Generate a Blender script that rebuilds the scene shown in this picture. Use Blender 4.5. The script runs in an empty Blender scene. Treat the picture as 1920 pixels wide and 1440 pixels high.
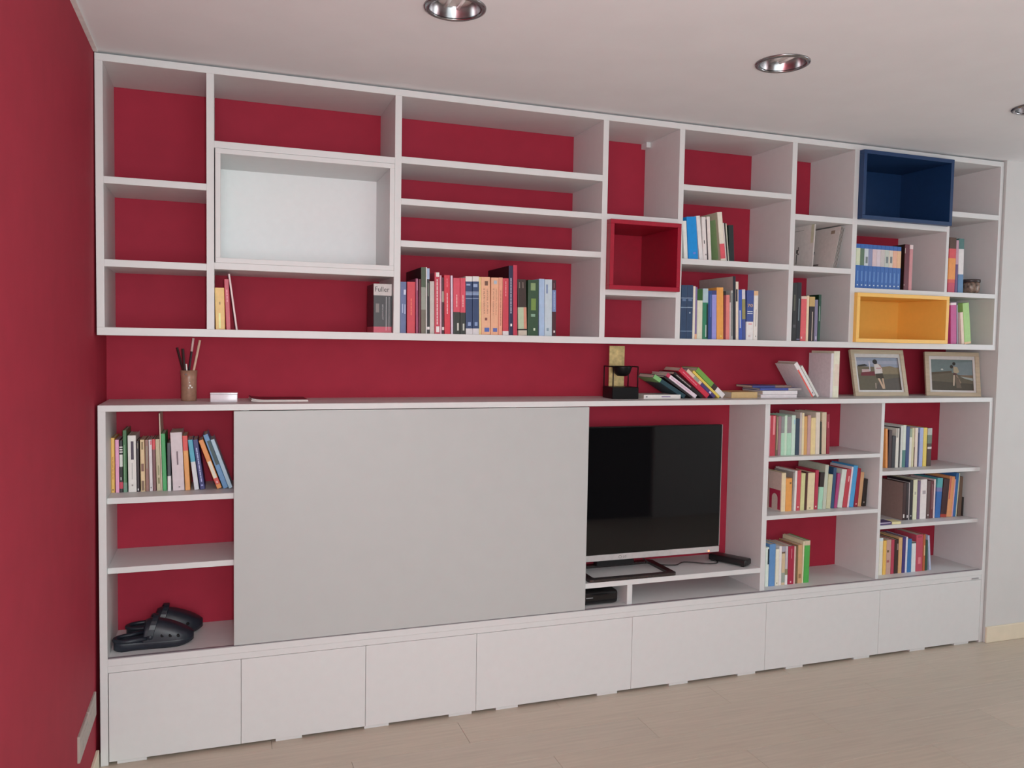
import bpy, bmesh, math, random
from mathutils import Vector, Matrix, Euler
random.seed(7)
S = bpy.context.scene
COL = S.collection
R = math.radians

# ------------------------------------------------------------------ camera
cd = bpy.data.cameras.new('camera'); cam = bpy.data.objects.new('camera', cd); COL.objects.link(cam)
cd.sensor_fit = 'HORIZONTAL'; cd.sensor_width = 36.0
cd.lens = 1531.32 / 1920 * 36.0
cd.clip_start = 0.02
YAW, PITCH, ROLL = 0.3408, -0.0513, 0.0170
fw = Vector((math.sin(YAW)*math.cos(PITCH), math.cos(YAW)*math.cos(PITCH), math.sin(PITCH)))
r0 = Vector((math.cos(YAW), -math.sin(YAW), 0)); u0 = r0.cross(fw)
rv = r0*math.cos(ROLL) + u0*math.sin(ROLL); uv = u0*math.cos(ROLL) - r0*math.sin(ROLL)
M = Matrix((rv, uv, -fw)).transposed().to_4x4()
M.translation = Vector((0.4295, -3.2905, 1.6027))
cam.matrix_world = M
S.camera = cam

# ------------------------------------------------------------------ world, lights, exposure
w = bpy.data.worlds.new('world'); S.world = w; w.use_nodes = True
w.node_tree.nodes['Background'].inputs[0].default_value = (0.75, 0.85, 1.0, 1)
w.node_tree.nodes['Background'].inputs[1].default_value = 0.15
S.view_settings.view_transform = 'Standard'; S.view_settings.look = 'None'
S.view_settings.exposure = -0.04; S.view_settings.gamma = 1.0; S.view_settings.use_curve_mapping = False

def area(name, loc, target, sx, sy, power, col):
    ld = bpy.data.lights.new(name, 'AREA'); ld.shape = 'RECTANGLE'; ld.size = sx; ld.size_y = sy
    ld.energy = power; ld.color = col
    o = bpy.data.objects.new(name, ld); COL.objects.link(o); o.location = loc
    o.rotation_euler = (Vector(target)-Vector(loc)).to_track_quat('-Z', 'Y').to_euler()
    return o
# daylight through the wide window in the rear wall; the left lamp is added fill, no window there
area('window_light', (1.55, -5.52, 1.45), (2.0, 0, 1.5), 2.4, 1.7, 40, (0.875, 0.985, 1.0))
area('left_fill_light', (0.06, -4.55, 1.45), (3.2, -0.6, 1.5), 1.5, 1.7, 70, (0.875, 0.985, 1.0))
area('side_window_light', (6.12, -1.7, 1.5), (2.0, -1.4, 1.4), 1.3, 1.5, 28, (0.90, 0.97, 1.0))
# the camera's own flash, beside the lens
fl = bpy.data.lights.new('camera_flash', 'POINT'); fl.energy = 84; fl.shadow_soft_size = 0.02; fl.color = (0.96, 0.98, 0.97)
fo = bpy.data.objects.new('camera_flash', fl); COL.objects.link(fo)
fo.location = cam.location + rv*0.07 + uv*0.03

# ------------------------------------------------------------------ helpers
def lin(c):
    return tuple((x/12.92 if x <= 0.04045 else ((x+0.055)/1.055)**2.4) for x in c)
def hexlin(h):
    return lin(tuple(int(h[i:i+2], 16)/255 for i in (0, 2, 4)))
MATS = {}
def mat(key, rgb, rough=0.5, metal=0.0, spec=0.5, var=0.06, scale=40.0, bump=0.0, emit=None, stretch=None, coat=0.0):
    if key in MATS: return MATS[key]
    m = bpy.data.materials.new(key); m.use_nodes = True
    nt = m.node_tree; b = nt.nodes['Principled BSDF']
    b.inputs['Roughness'].default_value = rough; b.inputs['Metallic'].default_value = metal
    b.inputs['Specular IOR Level'].default_value = spec
    b.inputs['Coat Weight'].default_value = coat
    tc = nt.nodes.new('ShaderNodeTexCoord'); n = nt.nodes.new('ShaderNodeTexNoise')
    n.inputs['Scale'].default_value = scale; n.inputs['Detail'].default_value = 3
    if stretch:
        mp = nt.nodes.new('ShaderNodeMapping'); mp.inputs['Scale'].default_value = stretch
        nt.links.new(tc.outputs['Object'], mp.inputs['Vector']); nt.links.new(mp.outputs['Vector'], n.inputs['Vector'])
    else:
        nt.links.new(tc.outputs['Object'], n.inputs['Vector'])
    rmp = nt.nodes.new('ShaderNodeValToRGB')
    rmp.color_ramp.elements[0].position = 0.3; rmp.color_ramp.elements[1].position = 0.7
    rmp.color_ramp.elements[0].color = tuple(c*(1-var) for c in rgb)+(1,)
    rmp.color_ramp.elements[1].color = tuple(min(1, c*(1+var)) for c in rgb)+(1,)
    nt.links.new(n.outputs['Fac'], rmp.inputs['Fac']); nt.links.new(rmp.outputs['Color'], b.inputs['Base Color'])
    if bump:
        bp = nt.nodes.new('ShaderNodeBump'); bp.inputs['Strength'].default_value = bump; bp.inputs['Distance'].default_value = 0.002
        nt.links.new(n.outputs['Fac'], bp.inputs['Height']); nt.links.new(bp.outputs['Normal'], b.inputs['Normal'])
    if emit:
        b.inputs['Emission Color'].default_value = emit[:3]+(1,); b.inputs['Emission Strength'].default_value = emit[3]
    MATS[key] = m
    return m
GAIN = 1.18
def ink(h, rough=0.42):
    rgb = tuple(min(0.82, c*GAIN) for c in hexlin(h))
    return mat('print_'+h+('' if rough == 0.42 else '_m'), rgb, rough=rough, var=0.05, scale=60)

WHITE = mat('white_melamine', (0.705, 0.71, 0.71), rough=0.45, var=0.012, scale=25)
DOORW = mat('grey_white_lacquer', (0.505, 0.52, 0.515), rough=0.42, var=0.012, scale=12)
REDW = mat('crimson_wall_paint', (0.395, 0.0235, 0.051), rough=0.75, spec=0.3, var=0.05, scale=9, bump=0.08)
CEIL = mat('ceiling_paint', (0.83, 0.835, 0.85), rough=0.9, spec=0.2, var=0.015, scale=6)
WALLW = mat('white_wall_paint', (0.66, 0.655, 0.645), rough=0.85, spec=0.2, var=0.015, scale=8, bump=0.05)
PAPER = mat('book_pages', (0.62, 0.56, 0.47), rough=0.85, var=0.10, scale=30, stretch=(40, 1, 1))
CREAM = mat('cream_baseboard', (0.80, 0.71, 0.55), rough=0.5, var=0.03, scale=14)
BLACK = mat('black_plastic', (0.012, 0.012, 0.013), rough=0.35, var=0.05)
CHROME = mat('polished_chrome', (0.75, 0.74, 0.76), rough=0.08, metal=1.0, var=0.01)

def box(bm, x0, x1, y0, y1, z0, z1, mi=0, bev=0.0, seg=1, mtx=None):
    vs = [bm.verts.new((x, y, z)) for z in (z0, z1) for y in (y0, y1) for x in (x0, x1)]
    fs = [(0, 2, 3, 1), (4, 5, 7, 6), (0, 1, 5, 4), (2, 6, 7, 3), (0, 4, 6, 2), (1, 3, 7, 5)]
    F = [bm.faces.new([vs[i] for i in f]) for f in fs]
    for f in F: f.material_index = mi
    if bev:
        ed = list({e for f in F for e in f.edges})
        r = bmesh.ops.bevel(bm, geom=ed, offset=bev, segments=seg, affect='EDGES', profile=0.5)
        for f in r['faces']: f.material_index = mi
    if mtx is not None:
        allv = {v for f in bm.faces for v in f.verts}
    return vs
def prism(bm, pts, z0, z1, mi=0):
    a = [bm.verts.new((p[0], p[1], z0)) for p in pts]; b = [bm.verts.new((p[0], p[1], z1)) for p in pts]
    n = len(pts)
    fs = [bm.faces.new(a[::-1]), bm.faces.new(b)]
    for i in range(n): fs.append(bm.faces.new((a[i], a[(i+1) % n], b[(i+1) % n], b[i])))
    for f in fs: f.material_index = mi
def lathe(bm, prof, n=32, cx=0, cy=0, mi=0, closed=False, smooth=True):
    rings = []
    for r, z in prof:
        if r < 1e-6: rings.append([bm.verts.new((cx, cy, z))])
        else: rings.append([bm.verts.new((cx+r*math.cos(2*math.pi*k/n), cy+r*math.sin(2*math.pi*k/n), z)) for k in range(n)])
    pairs = list(zip(rings, rings[1:]))
    if closed: pairs.append((rings[-1], rings[0]))
    for A, B in pairs:
        for k in range(n):
            k2 = (k+1) % n
            if len(A) == 1 and len(B) == 1: continue
            if len(A) == 1: f = bm.faces.new((A[0], B[k2], B[k]))
            elif len(B) == 1: f = bm.faces.new((A[k], A[k2], B[0]))
            else: f = bm.faces.new((A[k], A[k2], B[k2], B[k]))
            f.material_index = mi; f.smooth = smooth
def tube(bm, pts, r, n=8, mi=0, r2=None):
    pts = [Vector(p) for p in pts]; rings = []
    for i, p in enumerate(pts):
        d = (pts[min(i+1, len(pts)-1)]-pts[max(i-1, 0)]).normalized()
        a = d.cross(Vector((0, 0, 1)))
        if a.length < 1e-3: a = d.cross(Vector((1, 0, 0)))
        a.normalize(); b = d.cross(a)
        rr = r if r2 is None else r+(r2-r)*i/(len(pts)-1)
        rings.append([bm.verts.new(p+(a*math.cos(2*math.pi*k/n)+b*math.sin(2*math.pi*k/n))*rr) for k in range(n)])
    for A, B in zip(rings, rings[1:]):
        for k in range(n):
            f = bm.faces.new((A[k], A[(k+1) % n], B[(k+1) % n], B[k])); f.smooth = True; f.material_index = mi
    bm.faces.new(rings[0]).material_index = mi; bm.faces.new(rings[-1][::-1]).material_index = mi
def obj(name, bm, mats, parent=None, loc=None, rot=None, label=None, kind=None):
    bmesh.ops.recalc_face_normals(bm, faces=bm.faces)
    me = bpy.data.meshes.new(name); bm.to_mesh(me); bm.free()
    for m in (mats if isinstance(mats, (list, tuple)) else [mats]): me.materials.append(m)
    o = bpy.data.objects.new(name, me); COL.objects.link(o)
    if parent is not None: o.parent = parent
    if loc is not None: o.location = loc
    if rot is not None: o.rotation_euler = rot
    if label: o['label'] = label
    if kind: o['kind'] = kind
    return o
def tag(o, label, cat, group=None):
    o['label'] = label; o['category'] = cat
    if group: o['group'] = group
    return o
def thing(name, label, cat, loc=(0, 0, 0), rot=(0, 0, 0), group=None):
    o = bpy.data.objects.new(name, None); COL.objects.link(o); o.empty_display_size = 0.05
    o.location = loc; o.rotation_euler = rot
    return tag(o, label, cat, group)
def bxo(name, m, x0, x1, y0, y1, z0, z1, parent=None, bev=0.0, label=None, kind=None):
    bm = bmesh.new(); box(bm, x0, x1, y0, y1, z0, z1, bev=bev)
    return obj(name, bm, m, parent, label=label, kind=kind)
def text_mesh(name, body, size_w, size_h, m, parent, place, vertical=False):
    """flat lettering: body fitted into size_w x size_h, centred on the origin in XZ facing -Y, then moved by place"""
    cu = bpy.data.curves.new('lettering', 'FONT'); cu.body = body; cu.align_x = 'CENTER'; cu.align_y = 'CENTER'
    cu.resolution_u = 2; cu.extrude = 0.0
    t = bpy.data.objects.new('lettering', cu); COL.objects.link(t)
    dg = bpy.context.evaluated_depsgraph_get(); dg.update()
    me = bpy.data.meshes.new_from_object(t.evaluated_get(dg))
    bpy.data.objects.remove(t); bpy.data.curves.remove(cu)
    xs = [v.co.x for v in me.vertices]; ys = [v.co.y for v in me.vertices]
    cx, cy = (min(xs)+max(xs))/2, (min(ys)+max(ys))/2; sx = size_w/(max(xs)-min(xs)); sy = size_h/(max(ys)-min(ys))
    for v in me.vertices:
        x, y = (v.co.x-cx)*sx, (v.co.y-cy)*sy
        if vertical: x, y = y, -x
        v.co = (place[0]+x, place[1], place[2]+y)
    me.materials.append(m)
    o = bpy.data.objects.new(name, me); COL.objects.link(o); o.parent = parent
    return o
# ------------------------------------------------------------------ room shell
CZ = 2.614; BACK = 0.327
RX = 6.2; RY = -5.6
def structure(name, bm, m, parent=None):
    return obj(name, bm, m, parent, kind='structure' if parent is None else None)
bm = bmesh.new(); box(bm, -0.2, RX+0.2, BACK, BACK+0.12, 0, CZ); structure('wall_back', bm, REDW)
# left wall leans a few millimetres, as the widening gap beside the unit shows
bm = bmesh.new()
v = [bm.verts.new(p) for p in ((-0.016, RY, 0), (-0.016, BACK, 0), (-0.003, BACK, CZ), (-0.003, RY, CZ), (-0.14, RY, 0), (-0.14, BACK, 0), (-0.14, BACK, CZ), (-0.14, RY, CZ))]
for f in ((0, 1, 2, 3), (4, 7, 6, 5), (0, 3, 7, 4), (1, 5, 6, 2), (3, 2, 6, 7), (0, 4, 5, 1)): bm.faces.new([v[i] for i in f])
structure('wall_left', bm, REDW)
bm = bmesh.new(); box(bm, 4.369, RX, -0.012, BACK, 0, CZ); structure('wall_right_front', bm, WALLW)
# right wall with a window opening
bm = bmesh.new()
box(bm, RX, RX+0.12, RY, -2.4, 0, CZ); box(bm, RX, RX+0.12, -1.0, 0, 0, CZ); box(bm, RX, RX+0.12, -2.4, -1.0, 0, 0.7); box(bm, RX, RX+0.12, -2.4, -1.0, 2.3, CZ)
structure('wall_right', bm, WALLW)
# rear wall: a wide window on the left, a dark doorway on the right
bm = bmesh.new()
box(bm, -0.14, 0.3, RY-0.12, RY, 0, CZ); box(bm, 0.3, 2.8, RY-0.12, RY, 0, 0.55); box(bm, 0.3, 2.8, RY-0.12, RY, 2.35, CZ)
box(bm, 2.8, RX+0.12, RY-0.12, RY, 0, CZ)
structure('wall_rear', bm, WALLW)
# unseen partition and dark door, added to shape the television screen's reflection
bm = bmesh.new(); box(bm, 3.25, 3.34, -3.16, -3.05, 0, CZ); box(bm, 4.19, RX, -3.16, -3.05, 0, CZ); box(bm, 3.34, 4.19, -3.16, -3.05, 2.2, CZ)
structure('unseen_partition', bm, WALLW)
DW = mat('dark_walnut', (0.028, 0.018, 0.013), rough=0.5, var=0.25, scale=5, stretch=(12, 12, 1))
bm = bmesh.new(); box(bm, 3.345, 4.185, -3.13, -3.09, 0.004, 2.195, bev=0.002); door = structure('unseen_door', bm, DW)
bm = bmesh.new(); tube(bm, [(3.43, -3.09, 1.02), (3.43, -3.045, 1.02), (3.53, -3.045, 1.02)], 0.009, 8); obj('door_handle', bm, CHROME, door)

# ceiling with three round cut-outs for the downlights
DL = [(1.0958, -0.835), (2.3153, -0.805), (3.6282, -0.757)]
RH = 0.082; NS = 32
bm = bmesh.new()
ys0, ys1 = -1.0, -0.6
def quad(x0, x1, y0, y1): bm.faces.new([bm.verts.new(p) for p in ((x0, y0, CZ), (x1, y0, CZ), (x1, y1, CZ), (x0, y1, CZ))])
quad(-0.14, RX+0.12, RY-0.12, ys0); quad(-0.14, RX+0.12, ys1, BACK+0.12)
px = -0.14
for x, y in DL:
    quad(px, x-0.2, ys0, ys1)
    inner, outer = [], []
    for k in range(NS):
        a = 2*math.pi*(k+0.5)/NS; c, s = math.cos(a), math.sin(a)
        inner.append(bm.verts.new((x+RH*c, y+RH*s, CZ)))
        q = 0.2/max(abs(c), abs(s))
        yy = -0.8+q*s
        outer.append(bm.verts.new((x+q*c, yy, CZ)))
    for k in range(NS): bm.faces.new((inner[k], inner[(k+1) % NS], outer[(k+1) % NS], outer[k]))
    cs = [(1, 1), (-1, 1), (-1, -1), (1, -1)]
    for i, (sx, sy) in enumerate(cs):
        k = NS//8 + i*NS//4
        bm.faces.new((outer[k-1], bm.verts.new((x+0.2*sx, -0.8+0.2*sy, CZ)), outer[k % NS]))
    px = x+0.2
quad(px, RX+0.12, ys0, ys1)
bmesh.ops.remove_doubles(bm, verts=bm.verts, dist=0.0004)
structure('ceiling', bm, CEIL)
# void above the ceiling
VOID = mat('ceiling_void', (0.25, 0.25, 0.25), rough=0.9)
bm = bmesh.new(); box(bm, -0.14, RX+0.12, RY-0.12, BACK+0.12, CZ+0.14, CZ+0.2); structure('ceiling_slab', bm, VOID)

# floor: pale planks running along the wall unit
bm = bmesh.new(); box(bm, -0.14, RX+0.12, RY-1.6, BACK+0.12, -0.08, -0.006)
floor = structure('floor', bm, mat('floor_joint', (0.22, 0.16, 0.11), rough=0.9))
PL = 1.22; PW = 0.19
plank_me = []
tones = [(0.545, 0.465, 0.375), (0.57, 0.485, 0.395), (0.53, 0.45, 0.365), (0.555, 0.47, 0.38), (0.54, 0.465, 0.38)]
for i, t in enumerate(tones):
    pm = mat('bleached_oak_%d' % i, t, rough=0.38, var=0.07, scale=3.0, stretch=(1.2, 22, 6), bump=0.03)
    bm = bmesh.new(); box(bm, 0, PL-0.0012, 0, PW-0.0012, -0.006, 0, bev=0.0005)
    bmesh.ops.recalc_face_normals(bm, faces=bm.faces)
    me = bpy.data.meshes.new('plank'); bm.to_mesh(me); bm.free(); me.materials.append(pm); plank_me.append(me)
row = 0; y = BACK-PW
while y > RY-PW:
    off = (row*0.47) % PL
    x = -0.14-off
    while x < RX:
        o = bpy.data.objects.new('plank', random.choice(plank_me)); COL.objects.link(o); o.parent = floor; o.location = (x, y, 0)
        x += PL
    y -= PW; row += 1

# narrow white cove strip where the left wall meets the ceiling
bm = bmesh.new(); box(bm, -0.004, 0.013, RY, -0.002, CZ-0.006, CZ-0.0002, bev=0.001); structure('trim_1', bm, mat('white_trim', (0.80, 0.78, 0.76), rough=0.6))
# baseboards
bm = bmesh.new(); box(bm, -0.016, -0.004, RY, -0.001, 0, 0.066, bev=0.002); structure('baseboard_left', bm, CREAM)
bm = bmesh.new(); box(bm, 4.369, RX, -0.024, -0.012, 0, 0.088, bev=0.002); structure('baseboard_right', bm, CREAM)

# ------------------------------------------------------------------ upper shelving unit
T, TB, B, BB = 2.606, 2.580, 1.6316, 1.6027
XR = 4.3635
up = thing('hanging_bookcase', 'white open wall shelving hung below the ceiling on the red wall', 'bookcase', (0, 0, BB))
def part(name, root, x0, x1, y0, y1, z0, z1, m=WHITE, bev=0.0008, label=None):
    lx, ly, lz = root.location
    return bxo(name, m, x0-lx, x1-lx, y0-ly, y1-ly, z0-lz, z1-lz, root, bev, label)
D = BACK-0.001
part('top_panel', up, 0, XR, 0, D, TB, T)
part('bottom_panel', up, 0, XR, 0, D, BB, B)
V = [(0, 0.0261), (0.3728, 0.3999), (1.0819, 1.1088), (2.0023, 2.0284), (2.385, 2.4111), (3.0024, 3.030), (3.3737, 3.4019), (3.9845, 4.0021), (4.3406, XR)]
for i, (a, b) in enumerate(V):
    if i == 7: continue
    part('side_panel' if i in (0, 8) else 'divider', up, a, b, 0, D, B, TB)
SHELVES = [(0, 2.1739, .0250), (0, 1.877, .0258), (1, 2.335, .0255), (1, 1.8829, .0250), (2, 2.3416, .0270), (2, 2.1746, .0250), (2, 2.0066, .0255),
           (3, 2.1752, .0250), (3, 1.8426, .0240), (4, 2.3345, .0256), (4, 1.999, .026), (5, 2.2424, .028), (5, 1.9952, .0262)]
for c, z, t in SHELVES: part('shelf', up, V[c][1], V[c+1][0], 0, D, z-t, z)
part('shelf', up, V[6][1], V[8][0], 0, D, 1.903-0.0235, 1.903)
part('divider', up, 3.9845, 4.0021, 0, D, 1.903, TB)
part('shelf', up, V[6][1], 3.9845, 0, D, 2.2411-0.0265, 2.2411)
part('shelf', up, 4.0021, V[8][0], 0, D, 2.3229-0.0267, 2.3229)
part('wall_bracket', up, 2.362, 2.3845, 0.27, D, TB-0.026, TB, bev=0.002)

# coloured insert boxes: open at the front
def insert_box(name, m, x0, x1, z0, z1, proud, label, t=0.019, depth=0.318, backm=None):
    g = 0.001
    x0 += g; x1 -= g; z0 += 0.0; z1 -= g
    r = thing(name, label, 'box', (x0, -proud, z0))
    W, H = x1-x0, z1-z0
    bxo('top_board', m, 0, W, 0, depth, H-t, H, r, 0.001); bxo('bottom_board', m, 0, W, 0, depth, 0, t, r, 0.001)
    bxo('side_board', m, 0, t, 0, depth, t, H-t, r, 0.001); bxo('side_board', m, W-t, W, 0, depth, t, H-t, r, 0.001)
    bxo('back_board', backm or m, t, W-t, depth-0.012, depth, t, H-t, r, 0.0)
    return r
insert_box('insert_box', WHITE, V[1][1]+0.0025, V[2][0], 1.8829, 2.335-.0255, 0.003, 'white open box set flush into the upper shelving, left part', backm=mat('bright_white_board', (0.84, 0.86, 0.865), rough=0.4, var=0.01))
insert_box('insert_box', mat('red_lacquer', (0.36, 0.006, 0.028), rough=0.4), V[3][1], V[4][0], 1.8426, 2.1752-.025, 0.036, 'crimson red square open box standing proud in the shelving', depth=0.35)
insert_box('insert_box', mat('navy_lacquer', (0.010, 0.042, 0.13), rough=0.42), V[6][1], V[7][0]+0.001, 2.2411, TB, 0.03, 'navy blue open box under the top panel at right', depth=0.345)
insert_box('insert_box', mat('orange_lacquer', (0.93, 0.55, 0.12), rough=0.42, var=0.015), V[6][1], 4.003, B, 1.903-.0235, 0.020, 'orange open box in the bottom row of the upper shelving', depth=0.335)

# ------------------------------------------------------------------ lower shelving unit
LT, LTB, LB = 1.3468, 1.3234, 0.4021
lo = thing('low_bookcase', 'white floor standing wall unit with sliding door and drawer row', 'bookcase', (0, 0, 0))
part('top_panel', lo, 0, XR, 0, D, LTB, LT)
part('side_panel', lo, 0, 0.0261, 0, D, 0.0, LTB); part('side_panel', lo, 4.3406, XR, 0, D, 0.0, LTB)
part('base_panel', lo, 0.0261, 4.3406, 0, D, LB-0.026, LB)
part('front_rail', lo, 0.0261, 4.3406, 0.001, 0.022, 0.3508, LB-0.0265)
part('door_track', lo, 0.0261, 4.3406, 0.0075, 0.0205, LB, LB+0.0015, m=mat('track_grey', (0.30, 0.26, 0.29), rough=0.4, metal=0.3), label='grey groove track')
IY = 0.026
VA = (2.9145, 2.9424); VB = (3.6294, 3.649)
for a, b in ((0.500, 0.526), (1.60, 1.626), VA, VB): part('divider', lo, a, b, IY, D, LB, LTB)
part('shelf', lo, 0.0261, 0.500, IY, D, 0.978, 1.0004)
part('shelf', lo, 0.0261, 0.500, IY, D, 0.7163, 0.7386)
part('shelf', lo, 1.626, VA[0], IY, D, 0.493, 0.5168)
part('divider', lo, 2.1863, 2.2127, IY, D, LB, 0.493)
part('shelf', lo, VA[1], VB[0], IY, D, 1.0408, 1.0605); part('shelf', lo, VA[1], VB[0], IY, D, 0.7516, 0.7717)
part('shelf', lo, VB[1], 4.3406, 0.042, D, 0.941, 0.9622); part('shelf', lo, VB[1], 4.3406, 0.042, D, 0.658, 0.677)
part('sliding_door', lo, 0.4690, 1.9650, 0.0045, 0.0235, LB+0.0030, LTB-0.003, m=DOORW, bev=0.001, label='large plain grey white sliding door')
DX = [0.0278, 0.4955, 0.981, 1.4560, 2.2034, 2.9380, 3.6400, 4.3390]
for a, b in zip(DX, DX[1:]):
    part('drawer_front', lo, a+0.0008, b-0.0008, 0.0, 0.019, 0.0125, 0.3496, bev=0.0006)
part('drawer_carcass', lo, 0.0265, 4.340, 0.06, D, 0.014, 0.348)
for c in (0.106, 0.677, 1.028, 1.388, 1.600, 2.085, 2.458, 2.838, 3.120, 3.540, 3.911, 4.219):
    part('foot', lo, c-0.051, c+0.051, 0.004, 0.054, 0.0, 0.0123, bev=0.001)
part('maker_plate', lo, 4.268, 4.318, -0.0012, 0.0, 0.3555, 0.3625, m=mat('plate_grey', (0.33, 0.32, 0.33), rough=0.35), bev=0.0003, label='tiny grey metal plate')

# ------------------------------------------------------------------ books
ORD = ['first', 'second', 'third', 'fourth', 'fifth', 'sixth', 'seventh', 'eighth', 'ninth', 'tenth', 'eleventh', 'twelfth', 'thirteenth', 'fourteenth', 'fifteenth', 'sixteenth', 'seventeenth', 'eighteenth', 'nineteenth', 'twentieth', 'twenty-first', 'twenty-second', 'twenty-third', 'twenty-fourth', 'twenty-fifth', 'twenty-sixth', 'twenty-seventh', 'twenty-eighth', 'twenty-ninth', 'thirtieth', 'thirty-first']
EPS = 0.00022
def outline(w, d, e, r):
    """U-shaped front outline of a spine and its two boards, pushed out by e"""
    pts = [(-e, d), (-e, r)]
    for k in (1, 2): 
        a = math.pi + k*math.pi/6
        pts.append((r+(r+e)*math.cos(a), r+(r+e)*math.sin(a)))
    pts += [(r, -e), (w-r, -e)]
    for k in (1, 2):
        a = 1.5*math.pi + k*math.pi/6
        pts.append((w-r+(r+e)*math.cos(a), r+(r+e)*math.sin(a)))
    pts += [(w+e, r), (w+e, d)]
    return pts
def cover_bm(w, h, d):
    tb = min(0.0022, w*0.22); r = min(0.0022, w*0.3)
    bm = bmesh.new(); prism(bm, outline(w, d, 0, r)+[(w-tb, d), (w-tb, tb+0.001), (tb, tb+0.001), (tb, d)], 0, h)
    return bm, tb, r
def make_book(loc, w, h, d, rot, hx, label, extras, group, pivot_right=False):
    root = thing('book', label, 'book', loc, rot, group)
    ox = -w if pivot_right else 0.0
    bm, tb, r = cover_bm(w, h, d)
    cov = obj('cover', bm, ink(hx), root, (ox, 0, 0))
    bm = bmesh.new(); box(bm, tb, w-tb, tb+0.0012, d-0.0025, 0.0015, h-0.0025)
    obj('page_block', bm, PAPER, root, (ox, 0, 0))
    lay = 1
    for e in extras:
        k = e[0]; ep = EPS*lay
        if k == 'b':
            bm = bmesh.new()
            z0, z1 = h*(1-e[2]), h*(1-e[1])
            prism(bm, outline(w, d-0.0005, ep if e[1] > 0 and e[2] < 1 else ep*0.9, r)+[(w-0.0001, d-0.0005), (w-0.0001, 0.0003+r), (w-r, 0.0002), (r, 0.0002), (0.0001, 0.0003+r), (0.0001, d-0.0005)], max(z0, 0), z1)
            obj('spine_band', bm, ink(e[3]), cov)
        elif k == 't':
            bm = bmesh.new(); z0, z1 = h*(1-e[2]), h*(1-e[1]); n = max(3, int((z1-z0)/0.011)); c = w/2; hw = min(0.0022, w*0.13)
            z = z1
            while z > z0+0.004:
                L = min(0.006+0.012*random.random(), z-z0); box(bm, c-hw, c+hw, -EPS*2.6, 0.0001, z-L, z); z -= L+0.002
            obj('title_print', bm, ink(e[3]), cov)
        elif k == 'p':
            bm = bmesh.new(); box(bm, w*e[3], w*e[4], -EPS*2.6, 0.0002, max(0.0005, h*(1-e[2])), h*(1-e[1])-0.0002)
            obj('spine_label', bm, ink(e[5]), cov)
        elif k == 'x':
            text_mesh('title_lettering', e[1], w*0.78, h*(e[3]-e[2]), ink(e[4]), cov, (w*0.47, -EPS*3.2, h*(1-(e[2]+e[3])/2)))
        elif k == 'v':
            ls = e[1].split('|')
            for q, tx in enumerate(ls):
                text_mesh('title_lettering', tx, h*(e[3]-e[2]), w*0.17, ink(e[4]), cov, (w*(0.67-0.34*q), -EPS*3.2, h*(1-(e[2]+e[3])/2)), True)
        elif k == 'L':
            bm = bmesh.new(); box(bm, -EPS*1.4, 0.0001, r, d-0.0006, 0.0004, h-0.0004)
            obj('front_cover', bm, ink(e[1]), cov)
        elif k == 'arch':
            bm = bmesh.new(); y0, y1, zt = d*0.04, d*0.46, h*0.54; th = (y1-y0)*0.24; yc = (y0+y1)/2; ri = (y1-y0)/2-th; zs = zt-th-ri
            prof = [(y0, 0.006), (y0, zt), (y1, zt), (y1, 0.006), (y1-th, 0.006)] + [(yc+ri*math.cos(a), zs+ri*math.sin(a)) for a in [math.pi*k/10 for k in range(11)]] + [(y0+th, 0.006)]
            for s in (-EPS*3.2,):
                f = bm.faces.new([bm.verts.new((s, a, b)) for a, b in prof])
            ex = bmesh.ops.extrude_face_region(bm, geom=list(bm.faces)); bmesh.ops.translate(bm, vec=(EPS*1.5, 0, 0), verts=[g for g in ex['geom'] if isinstance(g, bmesh.types.BMVert)])
            obj('red_arch_print', bm, ink('a02844'), cov, label='red arch printed on cover')
        elif k == 'LP':
            bm = bmesh.new(); box(bm, -EPS*2.6, 0.0, d*e[1], d*e[2], h*e[3], h*e[4]); obj('cover_picture', bm, ink(e[5]), cov)
        lay = 1 + (lay % 3)
    return root

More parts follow.
